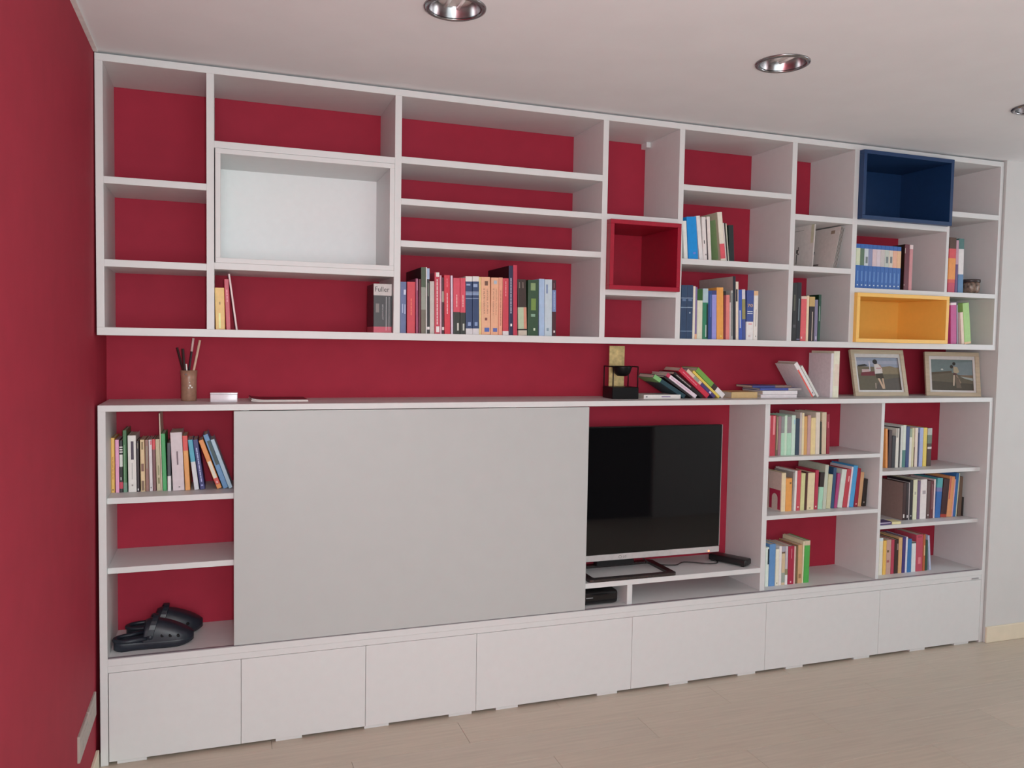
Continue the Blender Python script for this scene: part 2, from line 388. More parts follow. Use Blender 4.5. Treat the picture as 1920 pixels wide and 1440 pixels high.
BOOKS = {
 'A': [
  (0.4040,0.0450,0.0346,0.1591,0.124,-1.3,'d3ab62','thick gold book',[('t',0.338,0.404,'8a6a34'),('p',0.604,0.971,0.35,0.55,'f0d890')]),
  (0.4420,0.0450,0.0168,0.1932,0.149,-2.3,'b43c50','red book leaning left',[('t',0.21,0.449,'d98090')]),
  (0.4771,0.0450,0.0071,0.2152,0.163,-7.5,'d8c0c0','thin pale album leaning left',[('L','57404c')]),
  (1.0048,0.0200,0.0743,0.1970,0.152,-0.2,'3a383b','thick black book with grey title band',[('b',0.0,0.237,'b9b4b2'),('b',0.878,1.0,'b84a5e'),('x','Fuller',0.058,0.162,'2c2a2c'),('t',0.42,0.711,'8d8a8e'),('p',0.403,0.586,0.12,0.3,'77706e'),('p',0.453,0.737,0.5,0.54,'97959a'),('p',0.262,0.954,0.68,0.7,'c9c6ca'),('p',0.262,0.954,0.84,0.86,'b9b6ba'),('L','3b1620')]),  # thin pale strips: spine creases with their gloss painted in
 ],
 'B': [
  (1.1161,0.0300,0.0246,0.2098,0.161,-0.1,'5c678e','slate blue book with pale print',[('p',0.151,0.25,0.55,0.9,'c3c8d8'),('p',0.428,0.605,0.3,0.45,'a9b2cc'),('p',0.438,0.626,0.7,0.85,'a9b2cc')]),
  (1.1447,0.0300,0.0342,0.2109,0.162,-0.4,'bf3a47','wide plain red book',[('t',0.323,0.646,'d9705e')]),
  (1.1819,0.0300,0.0106,0.2256,0.172,-0.9,'8a3a5c','thin plum book',[('p',0.01,0.215,0.5,0.8,'b58a9c')]),
  (1.1934,0.0300,0.0091,0.2239,0.171,-0.4,'5a2030','thin maroon book',[]),
  (1.2039,0.0300,0.0196,0.2727,0.290,-0.6,'46523f','tall dark green album with grey panel',[('b',0.299,0.639,'8e9186'),('b',0.639,1.0,'6c6558'),('L','15090b')]),
  (1.2241,0.0300,0.0046,0.2736,0.270,-0.6,'ded9d8','very thin tall white booklet',[]),
  (1.2296,0.0300,0.0107,0.2695,0.200,-0.7,'262427','thin black book with pale blue head',[('b',0.0,0.164,'9fb4cf'),('p',0.221,0.427,0.2,0.6,'6c7468'),('b',0.896,0.937,'d8d4d2')]),
  (1.2412,0.0300,0.0192,0.2170,0.166,-0.8,'b9b3ae','light grey book',[]),
  (1.2614,0.0300,0.0221,0.2543,0.193,-0.8,'b83a4e','tall red book with white labels',[('p',0.0,0.07,0.3,0.9,'ddd3d0'),('t',0.109,0.852,'e8c8c8'),('p',0.878,0.975,0.3,0.9,'dcd6d4')]),
  (1.2841,0.0300,0.0081,0.2431,0.185,-0.9,'c99fae','very thin pink booklet',[]),
  (1.2941,0.0300,0.0083,0.2347,0.179,-1.0,'452630','thin dark book with grey middle',[('b',0.246,0.436,'9d9a8e'),('b',0.879,0.931,'d8d4d2')]),
  (1.3042,0.0300,0.0251,0.2451,0.186,-1.2,'c62f42','bright red book with title line',[('t',0.304,0.66,'e3a9b0'),('t',0.059,0.204,'d8707c')]),
  (1.3325,0.0300,0.0088,0.2441,0.186,-1.2,'cdc0d0','thin lavender white book',[]),
  (1.3426,0.0300,0.0288,0.2345,0.179,-0.9,'c8475a','red and black textbook, left of pair',[('b',0.606,1.0,'2b2e2a'),('t',0.296,0.515,'e9a9a9'),('p',0.802,0.937,0.55,0.8,'b9bdb4')]),
  (1.3727,0.0300,0.0230,0.2358,0.180,-0.9,'c8475a','red and black textbook, right of pair',[('b',0.614,1.0,'2b2e2a'),('t',0.304,0.514,'e9a9a9'),('p',0.81,0.934,0.45,0.75,'b9bdb4')]),
  (1.3969,0.0300,0.0291,0.2435,0.185,-1.1,'2d3f66','navy book with white ends, left of pair',[('b',0.0,0.088,'d4d0ce'),('b',0.897,1.0,'c9c6c8'),('b',0.263,0.277,'93a3bd'),('b',0.286,0.323,'7f93b3'),('b',0.374,0.386,'93a3bd'),('p',0.129,0.157,0.1,0.7,'8fa2c2'),('p',0.786,0.851,0.3,0.75,'7d92b8')]),
  (1.4272,0.0300,0.0278,0.2448,0.186,-1.0,'2d3f66','navy book with white ends, right of pair',[('b',0.0,0.087,'d4d0ce'),('b',0.895,1.0,'c9c6c8'),('b',0.262,0.276,'93a3bd'),('b',0.285,0.322,'7f93b3'),('b',0.373,0.385,'93a3bd'),('p',0.129,0.184,0.1,0.75,'8fa2c2'),('p',0.784,0.849,0.3,0.75,'7d92b8')]),
  (1.4559,0.0300,0.0081,0.2438,0.185,-1.1,'e6c68a','narrow cream yellow book',[]),
  (1.4652,0.0300,0.0403,0.2442,0.186,-1.2,'e2a888','peach textbook, widest of three',[('v','OPZIONI, FUTURES|E ALTRI DERIVATI',0.204,0.64,'8a5c50'),('p',0.069,0.148,0.4,0.75,'6b4a3c'),('p',0.705,0.752,0.4,0.65,'7a4a44'),('p',0.878,0.948,0.35,0.88,'4a62a8')]),
  (1.5067,0.0300,0.0338,0.2437,0.185,-0.3,'e0a585','peach textbook, second of three',[('v','OPZIONI, FUTURES|E ALTRI DERIVATI',0.196,0.653,'9a6c60'),('p',0.051,0.112,0.35,0.75,'a8b4c0'),('p',0.878,0.944,0.3,0.85,'5a66a4')]),
  (1.5415,0.0300,0.0177,0.2451,0.186,-0.4,'dc9a80','peach textbook, narrowest of three',[('t',0.223,0.839,'b97a66')]),
  (1.5616,0.0300,0.0263,0.2426,0.184,-0.9,'bd3e4d','red book with white ends',[('b',0.0,0.0,'d6d0c4'),('b',0.93,1.0,'d4cfcf'),('t',0.052,0.315,'d98890')]),
  (1.5892,0.0300,0.0186,0.2973,0.290,-1.0,'262848','tall navy album beside a red one',[('t',0.177,0.686,'b9bccd'),('p',0.833,0.871,0.35,0.75,'dadce6'),('L','0d0b10')]),
  (1.6088,0.0300,0.0189,0.3005,0.280,-1.1,'b3324a','tall red album beside the navy one',[]),
  (1.6326,0.0300,0.0396,0.2409,0.183,-2.1,'382a26','thick dark brown book with mint foot',[('b',0.497,0.885,'a8b99c'),('p',0.497,0.885,0.65,0.98,'c48a74'),('b',0.885,0.909,'2a2422'),('b',0.909,1.0,'bdb3a4'),('p',0.052,0.157,0.2,0.26,'8c8478'),('p',0.052,0.157,0.6,0.66,'8c8478')]),
  (1.6747,0.0300,0.0487,0.2404,0.183,-0.3,'2f4a34','thick dark green book',[('p',0.053,0.187,0.25,0.7,'7c9468'),('p',0.331,0.543,0.3,0.75,'6e8a44'),('p',0.61,0.658,0.3,0.7,'7c9c88'),('p',0.861,0.909,0.55,0.72,'c3d0ba')]),
  (1.7284,0.0300,0.0252,0.2472,0.188,-1.1,'9db5d2','light blue book',[]),
  (1.7548,0.0300,0.0342,0.2460,0.187,-1.0,'b4c3cc','pale blue grey book',[('p',0.09,0.25,0.2,0.4,'6d84a8'),('p',0.857,0.914,0.25,0.55,'8296a4')]),
  (1.7907,0.0300,0.0173,0.2440,0.186,-1.0,'43202a','maroon book with blue band',[('b',0.177,0.565,'6d82ae'),('t',0.21,0.536,'9aacc8'),('p',0.048,0.143,0.4,0.5,'a08088'),('p',0.901,0.94,0.3,0.7,'d8cccc')]),
 ],
 'C': [
  (2.4477,0.0400,0.0198,0.1771,0.137,-4.4,'dcd8d2','thin white book',[]),
  (2.4715,0.0400,0.0512,0.1974,0.152,-5.1,'1487cf','thick bright blue book',[('p',0.83,0.876,0.5,0.75,'6a7fd0')]),
  (2.5298,0.0400,0.0202,0.2051,0.157,-6.9,'d9d5d4','white book beside the blue one',[]),
  (2.5510,0.0400,0.0208,0.2018,0.155,-4.6,'d6d1cf','white book with tiny black print',[('p',0.536,0.616,0.3,0.5,'4a4848'),('p',0.849,0.885,0.6,0.8,'5c5a58')]),
  (2.5725,0.0400,0.0050,0.1909,0.146,-4.6,'3a2c34','very thin black book',[]),  # black slab painted as the dark gap between two books
  (2.5788,0.0400,0.0169,0.2049,0.156,-4.8,'d9d0cb','cream white book',[]),
  (2.6472,0.0400,0.0259,0.2302,0.200,-7.2,'d8d2c4','tall cream book with green photo cover',[('b',0.641,0.943,'cf5560'),('L','b3ad98'),('LP',0.1,0.5,0.05,0.86,'8db07e'),('LP',0.5,0.8,0.1,0.5,'9a9474')]),
  (2.6742,0.0400,0.0055,0.1819,0.139,-7.3,'d4cfcb','thin white booklet after the tall one',[]),
  (2.6804,0.0400,0.0058,0.1836,0.141,-7.3,'2c2628','thin black booklet',[]),
  (2.6871,0.0400,0.0056,0.1802,0.139,-6.7,'b9bcac','thin grey green booklet',[]),
  (2.6940,0.0400,0.0274,0.1731,0.134,-3.9,'20282a','black book ending the row',[('L','16261c')]),
 ],
 'D': [
  (2.4326,0.0300,0.0298,0.2481,0.189,-0.1,'2f4360','navy book with silver bands, left twin',[('b',0.232,0.251,'7688a0'),('p',0.26,0.297,0.2,0.8,'5d7292'),('b',0.409,0.425,'8698ac'),('b',0.851,0.865,'6a7f98')]),
  (2.4638,0.0300,0.0319,0.2492,0.189,-0.3,'2f4360','navy book with silver bands, right twin',[('b',0.232,0.25,'7688a0'),('p',0.259,0.296,0.2,0.8,'5d7292'),('b',0.408,0.425,'8698ac'),('p',0.501,0.529,0.4,0.6,'9aa8b8'),('b',0.85,0.864,'6a7f98')]),
  (2.4972,0.0300,0.0124,0.2448,0.186,-0.5,'d5d2c2','thin cream book',[]),
  (2.5107,0.0300,0.0092,0.2418,0.184,-0.7,'7a6c98','thin purple book with peach foot',[('b',0.904,1.0,'d8a888')]),
  (2.5209,0.0300,0.0287,0.2329,0.178,-0.8,'ced0bc','cream book with dark green head',[('b',0.0,0.227,'2d5a2a')]),
  (2.5515,0.0300,0.0285,0.2364,0.180,-1.1,'2f7a5c','green book with pale blue head',[('b',0.0,0.278,'a5bcc4'),('p',0.305,0.983,0.7,0.98,'14302a'),('p',0.72,0.958,0.55,0.68,'cfe0d4')]),
  (2.5822,0.0300,0.0197,0.2272,0.173,-1.5,'2f4a86','dark blue book',[('p',0.077,0.541,0.55,0.75,'5a74b4')]),
  (2.6029,0.0300,0.0247,0.2290,0.175,-1.6,'8f8fd0','lavender book with navy head',[('b',0.0,0.087,'3b3f74')]),
  (2.6298,0.0300,0.0364,0.2440,0.185,-2.0,'e29a4e','thick orange book',[('p',0.924,0.953,0.5,0.7,'f2cf6a')]),
  (2.6673,0.0300,0.0111,0.2278,0.174,-1.2,'7c2c34','thin dark red book with black head',[('b',0.0,0.083,'1c1416')]),
  (2.6795,0.0300,0.0194,0.2107,0.161,-1.3,'d47c76','salmon book',[]),
  (2.7000,0.0300,0.0061,0.1762,0.136,-1.5,'c9b4b4','thin pale pink booklet',[]),
  (2.7078,0.0300,0.0106,0.2330,0.177,-1.8,'a5aaa8','thin grey patterned booklet',[('p',0.051,0.925,0.3,0.7,'5a5f5e')]),
  (2.7195,0.0300,0.0151,0.2997,0.291,-2.0,'23252f','tall navy album with grey cover',[('L','a79f9b')]),
  (2.7358,0.0300,0.0151,0.2754,0.200,-2.1,'d8ccbc','cream book with dark patch',[('p',0.129,0.339,0.02,0.6,'30303c')]),
  (2.7537,0.0300,0.0185,0.2381,0.181,-2.6,'3a56a8','blue book with white lines',[('p',0.413,0.763,0.2,0.5,'c0c8e0')]),
  (2.7734,0.0300,0.0175,0.2400,0.183,-2.7,'3f4f8a','silver and olive banded book',[('b',0.0,0.193,'c9c6cc'),('b',0.193,0.589,'8f8a58')]),
  (2.7926,0.0300,0.0391,0.2372,0.181,-0.4,'41528e','navy book with gold number, white foot',[('b',0.632,1.0,'ddd8d6'),('x','70',0.276,0.336,'d8b070'),('p',0.416,0.436,0.1,0.85,'c8d0e0'),('p',0.456,0.476,0.1,0.85,'c8d0e0'),('p',0.667,0.687,0.3,0.8,'d88a90'),('p',0.899,0.939,0.3,0.6,'c9b4b4')]),
  (2.8340,0.0300,0.0234,0.2351,0.179,-0.8,'dad6d0','white book with peach head',[('b',0.0,0.091,'d8b088'),('p',0.376,0.722,0.5,0.6,'6a6866'),('p',0.905,0.936,0.5,0.65,'6a6866')]),
 ],
 'F': [
  (3.0563,0.0300,0.0246,0.2839,0.200,-0.0,'2a2a2c','black book with olive print',[('p',0.205,0.479,0.2,0.6,'55564a'),('p',0.72,0.771,0.2,0.8,'4c4c50')]),
  (3.0821,0.0300,0.0238,0.2860,0.200,-0.1,'20232a','black book with silver streak',[('p',0.276,0.652,0.4,0.55,'8fa0a8'),('p',0.96,0.985,0.1,0.9,'6d6a80')]),
  (3.1074,0.0300,0.0326,0.2200,0.168,-0.3,'cf5a60','salmon red book with cream head',[('b',0.0,0.061,'cdb8aa'),('p',0.901,0.946,0.1,0.3,'e0c4c0')]),
  (3.1411,0.0300,0.0138,0.2236,0.171,-0.3,'e2c8a8','thin cream book',[]),
  (3.1574,0.0300,0.0325,0.2192,0.168,-0.4,'241a1e','black book with gold head',[('b',0.0,0.218,'b89a64'),('p',0.336,0.987,0.5,0.62,'cdbcae')]),
  (3.1911,0.0300,0.0182,0.2056,0.158,-0.6,'7a7490','grey purple book',[('p',0.875,0.959,0.3,0.7,'b8b4c4')]),
  (3.2111,0.0300,0.0152,0.2312,0.176,0.2,'1f4436','dark green book',[('L','102e1c'),('p',0.245,0.565,0.3,0.5,'a8c0b0')]),
 ],
 'G': [
  (3.4317,0.0300,0.0251,0.2224,0.170,-0.3,'2e5fa4','blue encyclopedia volume with pale green picture band',[('b',0.096,0.479,'c4ccb0'),('p',0.602,0.831,0.35,0.6,'5f88c0'),('p',0.909,0.936,0.35,0.65,'c6d4e8')]),
  (3.4574,0.0300,0.0251,0.2223,0.170,-0.3,'2e5fa4','blue encyclopedia volume with dark green picture band',[('b',0.096,0.48,'56705a'),('p',0.604,0.833,0.35,0.6,'5f88c0'),('p',0.908,0.936,0.35,0.65,'c6d4e8')]),
  (3.4832,0.0300,0.0253,0.2222,0.170,-0.3,'2e5fa4','blue encyclopedia volume with white picture band',[('b',0.096,0.481,'bcc6cc'),('p',0.605,0.835,0.35,0.6,'5f88c0'),('p',0.908,0.936,0.35,0.65,'c6d4e8'),('p',0.279,0.426,0.3,0.8,'6a7478')]),
  (3.5090,0.0300,0.0254,0.2221,0.170,-0.3,'2e5fa4','blue encyclopedia volume with grey blue picture band',[('b',0.096,0.483,'8088a8'),('p',0.607,0.838,0.35,0.6,'5f88c0'),('p',0.908,0.935,0.35,0.65,'c6d4e8')]),
  (3.5350,0.0300,0.0255,0.2220,0.170,-0.3,'2e5fa4','blue encyclopedia volume with pink picture band',[('b',0.097,0.484,'c9b4b8'),('p',0.609,0.84,0.35,0.6,'5f88c0'),('p',0.907,0.935,0.35,0.65,'c6d4e8')]),
  (3.5610,0.0300,0.0256,0.2219,0.170,-0.3,'2e5fa4','blue encyclopedia volume with lilac picture band',[('b',0.097,0.485,'c8bcc4'),('p',0.61,0.842,0.35,0.6,'5f88c0'),('p',0.907,0.935,0.35,0.65,'c6d4e8')]),
  (3.5872,0.0300,0.0257,0.2217,0.170,-0.3,'2e5fa4','blue encyclopedia volume with beige picture band',[('b',0.097,0.486,'bdb6b4'),('p',0.612,0.844,0.35,0.6,'5f88c0'),('p',0.906,0.934,0.35,0.65,'c6d4e8')]),
  (3.6135,0.0300,0.0258,0.2216,0.170,-0.3,'2e5fa4','blue encyclopedia volume with speckled picture band',[('b',0.097,0.488,'b4bcb4'),('p',0.613,0.846,0.35,0.6,'5f88c0'),('p',0.906,0.934,0.35,0.65,'c6d4e8'),('p',0.248,0.396,0.3,0.8,'6a7478')]),
  (3.6399,0.0300,0.0259,0.2215,0.169,-0.3,'2e5fa4','blue encyclopedia volume with cream picture band',[('b',0.098,0.489,'c8c0b4'),('p',0.615,0.849,0.35,0.6,'5f88c0'),('p',0.905,0.934,0.35,0.65,'c6d4e8'),('p',0.241,0.39,0.3,0.8,'6a7478')]),
  (3.6664,0.0300,0.0260,0.2214,0.169,-0.3,'2e5fa4','blue encyclopedia volume with peach picture band',[('b',0.098,0.49,'d8a890'),('p',0.617,0.851,0.35,0.6,'5f88c0'),('p',0.905,0.933,0.35,0.65,'c6d4e8')]),
  (3.6930,0.0300,0.0261,0.2213,0.169,-0.3,'2e5fa4','blue encyclopedia volume with tan picture band',[('b',0.098,0.492,'d8b08c'),('p',0.618,0.853,0.35,0.6,'5f88c0'),('p',0.905,0.933,0.35,0.65,'c6d4e8')]),
  (3.7425,0.0300,0.0309,0.2367,0.180,-0.2,'5e2634','maroon book beside the encyclopedias',[('L','2a1a14'),('p',0.083,0.197,0.02,0.1,'c8b8b0'),('p',0.867,0.893,0.02,0.1,'d8c8c0')]),
  (3.7747,0.0300,0.0216,0.2354,0.179,-0.1,'c08488','pinkish thin book beside the maroon one',[('b',0.0,0.088,'d8c4c4')]),
 ],
 'H': [
  (4.0628,0.0500,0.0470,0.2934,0.200,-0.3,'c84a40','red orange book with brown head',[('b',0.0,0.201,'4a2c1e'),('b',0.373,0.754,'d88a40'),('b',0.201,0.373,'c8464e'),('b',0.814,1.0,'b83450')]),
  (4.1121,0.0500,0.0175,0.2806,0.200,-0.7,'5a3c70','thin purple book',[('b',0.0,0.455,'b890a0')]),
  (4.1331,0.0500,0.0363,0.2907,0.200,-1.3,'d4d0d0','thin leaning book with teal head',[('b',0.0,0.189,'3f6a68'),('b',0.653,1.0,'4f78a0')]),
 ],
 'I': [
  (4.0886,0.0400,0.0408,0.2201,0.168,-3.4,'b03c80','magenta book',[('b',0.0,0.06,'d8c8d0')]),
  (4.1329,0.0400,0.0094,0.2264,0.172,-4.2,'8a8c9a','thin grey booklet with dark head',[('b',0.0,0.078,'342c44')]),
  (4.1458,0.0400,0.0129,0.1694,0.131,-5.2,'9a7a78','thin brown booklet',[]),
  (4.1646,0.0400,0.0211,0.1707,0.131,-6.9,'d8c0b0','thin pinkish cream booklet',[]),
  (4.1882,0.0400,0.0446,0.2204,0.167,-7.5,'96c070','light green book leaning left',[('b',0.949,1.0,'dcb88c')]),
 ],
 'J': [
  (0.0267,0.1400,0.0124,0.2106,0.162,0.0,'e8ac58','orange book',[('t',0.345,0.78,'b8803c'),('p',0.936,0.959,0.3,0.7,'6a4a2c')]),
  (0.0419,0.1400,0.0132,0.2031,0.156,-0.3,'da98ba','pink book',[]),
  (0.0561,0.1400,0.0113,0.2003,0.154,-0.2,'262024','black book with zebra stripes',[('b',0.117,0.141,'d8d2d0'),('b',0.164,0.188,'d8d2d0'),('b',0.211,0.235,'d8d2d0'),('b',0.272,0.505,'c9c9c4'),('p',0.705,0.764,0.3,0.6,'c9c9c4'),('b',0.799,0.929,'b83a50')]),
  (0.0691,0.1400,0.0132,0.2389,0.166,-0.4,'3f6a44','dark green book with tall top',[('p',0.231,0.844,0.3,0.5,'78a07c'),('b',0.844,1.0,'6a8a78')]),
  (0.0866,0.1400,0.0290,0.2186,0.166,-0.6,'d6d2ce','thick white book with dark label',[('p',0.102,0.426,0.38,0.72,'3c2c40'),('p',0.486,0.778,0.45,0.55,'a8a4a4'),('p',0.865,0.897,0.4,0.6,'98908c')]),
  (0.1165,0.1400,0.0093,0.1966,0.152,-0.5,'332a30','thin black book',[('p',0.036,0.144,0.4,0.65,'807a68'),('p',0.935,0.977,0.3,0.7,'d8d4d4')]),
  (0.1301,0.1400,0.0160,0.2010,0.155,-0.7,'d2b890','beige book with brown patches',[('p',0.041,0.189,0.3,0.7,'84704a'),('p',0.46,0.608,0.2,0.8,'7c584c'),('p',0.791,0.981,0.2,0.8,'7a6450')]),
  (0.1474,0.1400,0.0122,0.2006,0.154,-0.6,'8f6a62','brown grey book',[('p',0.118,0.557,0.3,0.7,'8c8474')]),
  (0.1613,0.1400,0.0118,0.2004,0.154,-0.9,'d0c8cc','thin white book with red spot',[('p',0.012,0.095,0.5,0.9,'c86a78'),('p',0.916,0.945,0.3,0.7,'8a8688')]),
  (0.1743,0.1400,0.0109,0.2026,0.156,-1.1,'7a5054','brown book with red head',[('b',0.0,0.2,'cc4850')]),
  (0.1870,0.1400,0.0153,0.2023,0.156,-1.4,'b9b092','sage beige book',[('p',0.507,0.696,0.4,0.7,'8c8c68'),('p',0.744,0.862,0.4,0.75,'76744e')]),
  (0.2032,0.1400,0.0044,0.3023,0.166,-1.5,'cdbfae','very tall thin cream booklet',[]),
  (0.2089,0.1400,0.0150,0.2234,0.166,-1.7,'45a060','bright green book',[]),
  (0.2268,0.1277,0.0125,0.1880,0.145,-0.6,'3f464c','dark grey book with white label',[('b',0.69,1.0,'eceaf4')]),
  (0.2454,0.1277,0.0426,0.2278,0.174,-2.3,'cbbfc4','thick white book near the middle',[('p',0.325,0.557,0.45,0.58,'6a5660'),('p',0.928,0.95,0.5,0.65,'7a7478')]),
  (0.2907,0.1277,0.0181,0.2146,0.164,-2.8,'e09a58','orange book with red head',[('b',0.0,0.271,'d24a48')]),
  (0.3237,0.1277,0.0174,0.1989,0.152,-6.9,'ccd0d4','white book with teal head',[('b',0.0,0.439,'4ba0b8')]),
  (0.3450,0.1277,0.0186,0.1987,0.152,-7.8,'2c2f6a','navy book with silver title',[('t',0.161,0.847,'a0a8d0'),('p',0.9,0.931,0.3,0.7,'8c94c4')]),
  (0.4081,0.1277,0.0179,0.2051,0.149,-19.6,'d88c4a','orange book with white oval, leaning',[('p',0.44,0.786,0.12,0.85,'ddd4c4'),('b',0.786,0.913,'c84a40'),('p',0.849,0.892,0.3,0.7,'dca0a0')]),
  (0.4313,0.1277,0.0187,0.2273,0.164,-19.4,'5f8cb8','blue book with dark top, leaning',[('p',0.115,0.565,0.3,0.98,'2c4448')]),
  (0.4520,0.1277,0.0148,0.2069,0.151,-19.4,'a4c0d0','pale blue book resting on door',[]),
 ],
 'K': [
  (2.9780,0.0744,0.0062,0.1999,0.154,0.0,'c89098','thin pink booklet at the edge',[]),
  (2.9848,0.0744,0.0308,0.2008,0.155,0.0,'b23a48','red book with light streak',[('p',0.014,0.477,0.45,0.8,'d88a90')]),
  (3.0170,0.0744,0.0135,0.2005,0.154,-0.2,'6a5a48','thin brown book with cream head',[('b',0.0,0.0,'e2d6a8'),('p',0.034,0.857,0.55,0.7,'cfc49c')]),
  (3.0323,0.0744,0.0163,0.1973,0.152,-0.3,'96707a','mauve book',[]),
  (3.0498,0.0744,0.0194,0.1952,0.150,-0.5,'a3cbb2','mint book with grey head, first',[('b',0.0,0.423,'848a88')]),
  (3.0698,0.0744,0.0152,0.1998,0.154,-0.5,'bcd6c0','pale mint book',[]),
  (3.0860,0.0744,0.0247,0.1947,0.150,-0.6,'a3cbb2','mint book with grey head, second',[('b',0.0,0.426,'8d8a8c')]),
  (3.1116,0.0744,0.0231,0.2000,0.154,-0.3,'bcd4c6','mint white book',[('p',0.107,0.224,0.55,0.85,'9cc4d0')]),
  (3.1366,0.0744,0.0244,0.1824,0.141,-0.7,'2f4052','navy book',[]),
  (3.1619,0.0744,0.0133,0.2134,0.163,-0.8,'b8aea8','tall grey white book',[]),
  (3.1762,0.0744,0.0129,0.2111,0.162,-0.9,'d8cda8','cream book, tall and thin',[]),
  (3.1897,0.0744,0.0184,0.1935,0.149,-1.0,'c89a5c','tan orange book with maroon head',[('b',0.0,0.0,'6a2430')]),
  (3.2088,0.0744,0.0199,0.1987,0.153,-0.4,'b89490','mauve pink book',[]),
  (3.2306,0.0744,0.0284,0.1858,0.144,-0.8,'d8c490','cream yellow book',[]),
  (3.2605,0.0744,0.0261,0.2130,0.163,-1.0,'d0c6b8','grey white book leaning left',[]),
  (3.2875,0.0744,0.0107,0.1654,0.128,-1.2,'2a2a22','thin black book leaning left',[]),  # dark slab stands in for the shade of a gap between books
  (3.2997,0.0744,0.0277,0.2126,0.161,-1.4,'c4b49a','cream grey book leaning left',[]),
  (3.3303,0.0744,0.0190,0.2029,0.154,-2.1,'8a1c30','dark red book ending the row',[('p',0.189,0.348,0.4,0.6,'c86a78')]),
 ],
 'L': [
  (3.0813,0.0980,0.0257,0.1961,0.208,-0.4,'d8c6a2','cream book with red arch on cover',[('L','c5ada4'),('arch',)]),
  (3.1083,0.0980,0.0373,0.1670,0.130,-0.6,'e2984e','orange book',[('p',0.119,0.169,0.6,0.85,'7a5a34')]),
  (3.1470,0.0980,0.0109,0.1962,0.151,0.8,'98908c','thin grey book',[]),
  (3.1590,0.0980,0.0133,0.2043,0.157,0.7,'e2d8d4','thin white book',[]),
  (3.1737,0.0980,0.0226,0.2053,0.158,0.5,'bb4a56','red book with white dot at foot',[('p',0.894,0.929,0.3,0.6,'e0c8c4')]),
  (3.1980,0.0980,0.0251,0.1901,0.147,0.7,'c6c690','cream green book',[]),
  (3.2245,0.0980,0.0138,0.1933,0.149,0.8,'4a2a22','thin black brown book',[]),
  (3.2397,0.0980,0.0430,0.1900,0.147,0.5,'d6c8a2','wide cream book',[('p',0.935,0.965,0.3,0.5,'8c8464')]),
  (3.2848,0.0980,0.0209,0.2025,0.156,0.7,'a83048','red book beside a black headed one',[('p',0.908,0.944,0.3,0.6,'e0c8c4')]),
  (3.3079,0.0980,0.0273,0.1902,0.147,3.1,'9cc9b0','mint book with black head',[('b',0.0,0.401,'2a1e1e')]),
  (3.3373,0.0980,0.0218,0.2278,0.208,2.6,'b4bcac','tall grey green book',[]),
  (3.3605,0.0980,0.0275,0.1767,0.137,3.2,'c0bd9a','cream green shorter book',[]),
  (3.3902,0.0980,0.0198,0.2114,0.162,2.7,'2c4a6c','navy book',[]),
  (3.4115,0.0980,0.0184,0.1808,0.140,5.1,'a03c70','purple pink book',[]),
  (3.4321,0.0980,0.0305,0.2006,0.153,6.6,'c4ccc4','pale grey white book',[]),
  (3.4650,0.0980,0.0293,0.2007,0.154,6.2,'b03c48','brick red book',[('p',0.182,0.328,0.5,0.7,'e0b0b0')]),
  (3.4959,0.0980,0.0108,0.2126,0.162,5.9,'dcd0d8','thin white book',[]),
  (3.5082,0.0980,0.0274,0.2178,0.166,5.7,'4a9cd0','bright blue book',[]),
  (3.5415,0.0980,0.0217,0.2020,0.155,4.2,'98283c','dark red book',[('p',0.903,0.947,0.3,0.6,'e0b0a8')]),
  (3.5648,0.0980,0.0218,0.1807,0.140,4.4,'c8a078','tan book',[]),
  (3.5932,0.0980,0.0256,0.1443,0.114,2.8,'2a221e','small black book ending the row',[('p',0.818,0.879,0.2,0.5,'88807a')]),
 ],
 'M': [
  (2.9843,0.0774,0.0199,0.1981,0.153,-0.5,'cfdcd0','white mint book with black label',[('p',0.044,0.436,0.6,0.98,'1a2c34')]),
  (3.0059,0.0774,0.0361,0.2125,0.163,-0.1,'5c88b8','blue book',[]),
  (3.0452,0.0774,0.0201,0.1852,0.143,-0.5,'d8d6c4','cream white book',[('p',0.915,0.951,0.3,0.6,'98948a')]),
  (3.0663,0.0774,0.0155,0.1989,0.153,-0.6,'dcd6d4','thin white book',[]),
  (3.0834,0.0774,0.0192,0.1978,0.152,-0.6,'c4b090','beige book with patterned spine',[('b',0.0,0.143,'a09ca8'),('b',0.143,0.187,'6a5448'),('b',0.683,0.937,'8f9a90')]),
  (3.1039,0.0774,0.0148,0.1963,0.151,-0.4,'b8b4b8','grey book with white foot',[('b',0.745,1.0,'dcdce4'),('b',0.589,0.745,'8a8468')]),
  (3.1202,0.0774,0.0358,0.1950,0.150,-0.2,'9c2440','crimson book',[('p',0.067,0.325,0.5,0.58,'d08a98'),('p',0.919,0.964,0.4,0.6,'e4b0b4')]),
  (3.1573,0.0774,0.0089,0.1926,0.149,-0.4,'d4b0ac','thin pink book',[]),
  (3.1678,0.0774,0.0126,0.1933,0.149,-0.7,'6a5a3c','thin olive brown book',[]),
  (3.1815,0.0774,0.0264,0.1979,0.152,-0.8,'c09a72','tan book',[('p',0.755,0.866,0.2,0.7,'8a6c4c')]),
  (3.2089,0.0774,0.0074,0.2139,0.164,0.3,'dcd4b4','thin tall cream booklet',[]),
  (3.2179,0.0774,0.0329,0.2166,0.166,0.5,'4aa04a','bright green book leaning right',[('b',0.0,0.112,'c4b49c')]),
 ],
 'N': [
  (3.7764,0.1368,0.0146,0.2113,0.162,-2.5,'d88c4c','orange book',[]),
  (3.7926,0.1368,0.0217,0.2037,0.157,-0.4,'3a2226','dark maroon book',[]),
  (3.8153,0.1368,0.0249,0.1713,0.133,0.1,'2c2a30','black book',[('b',0.0,0.0,'bdb0b4')]),
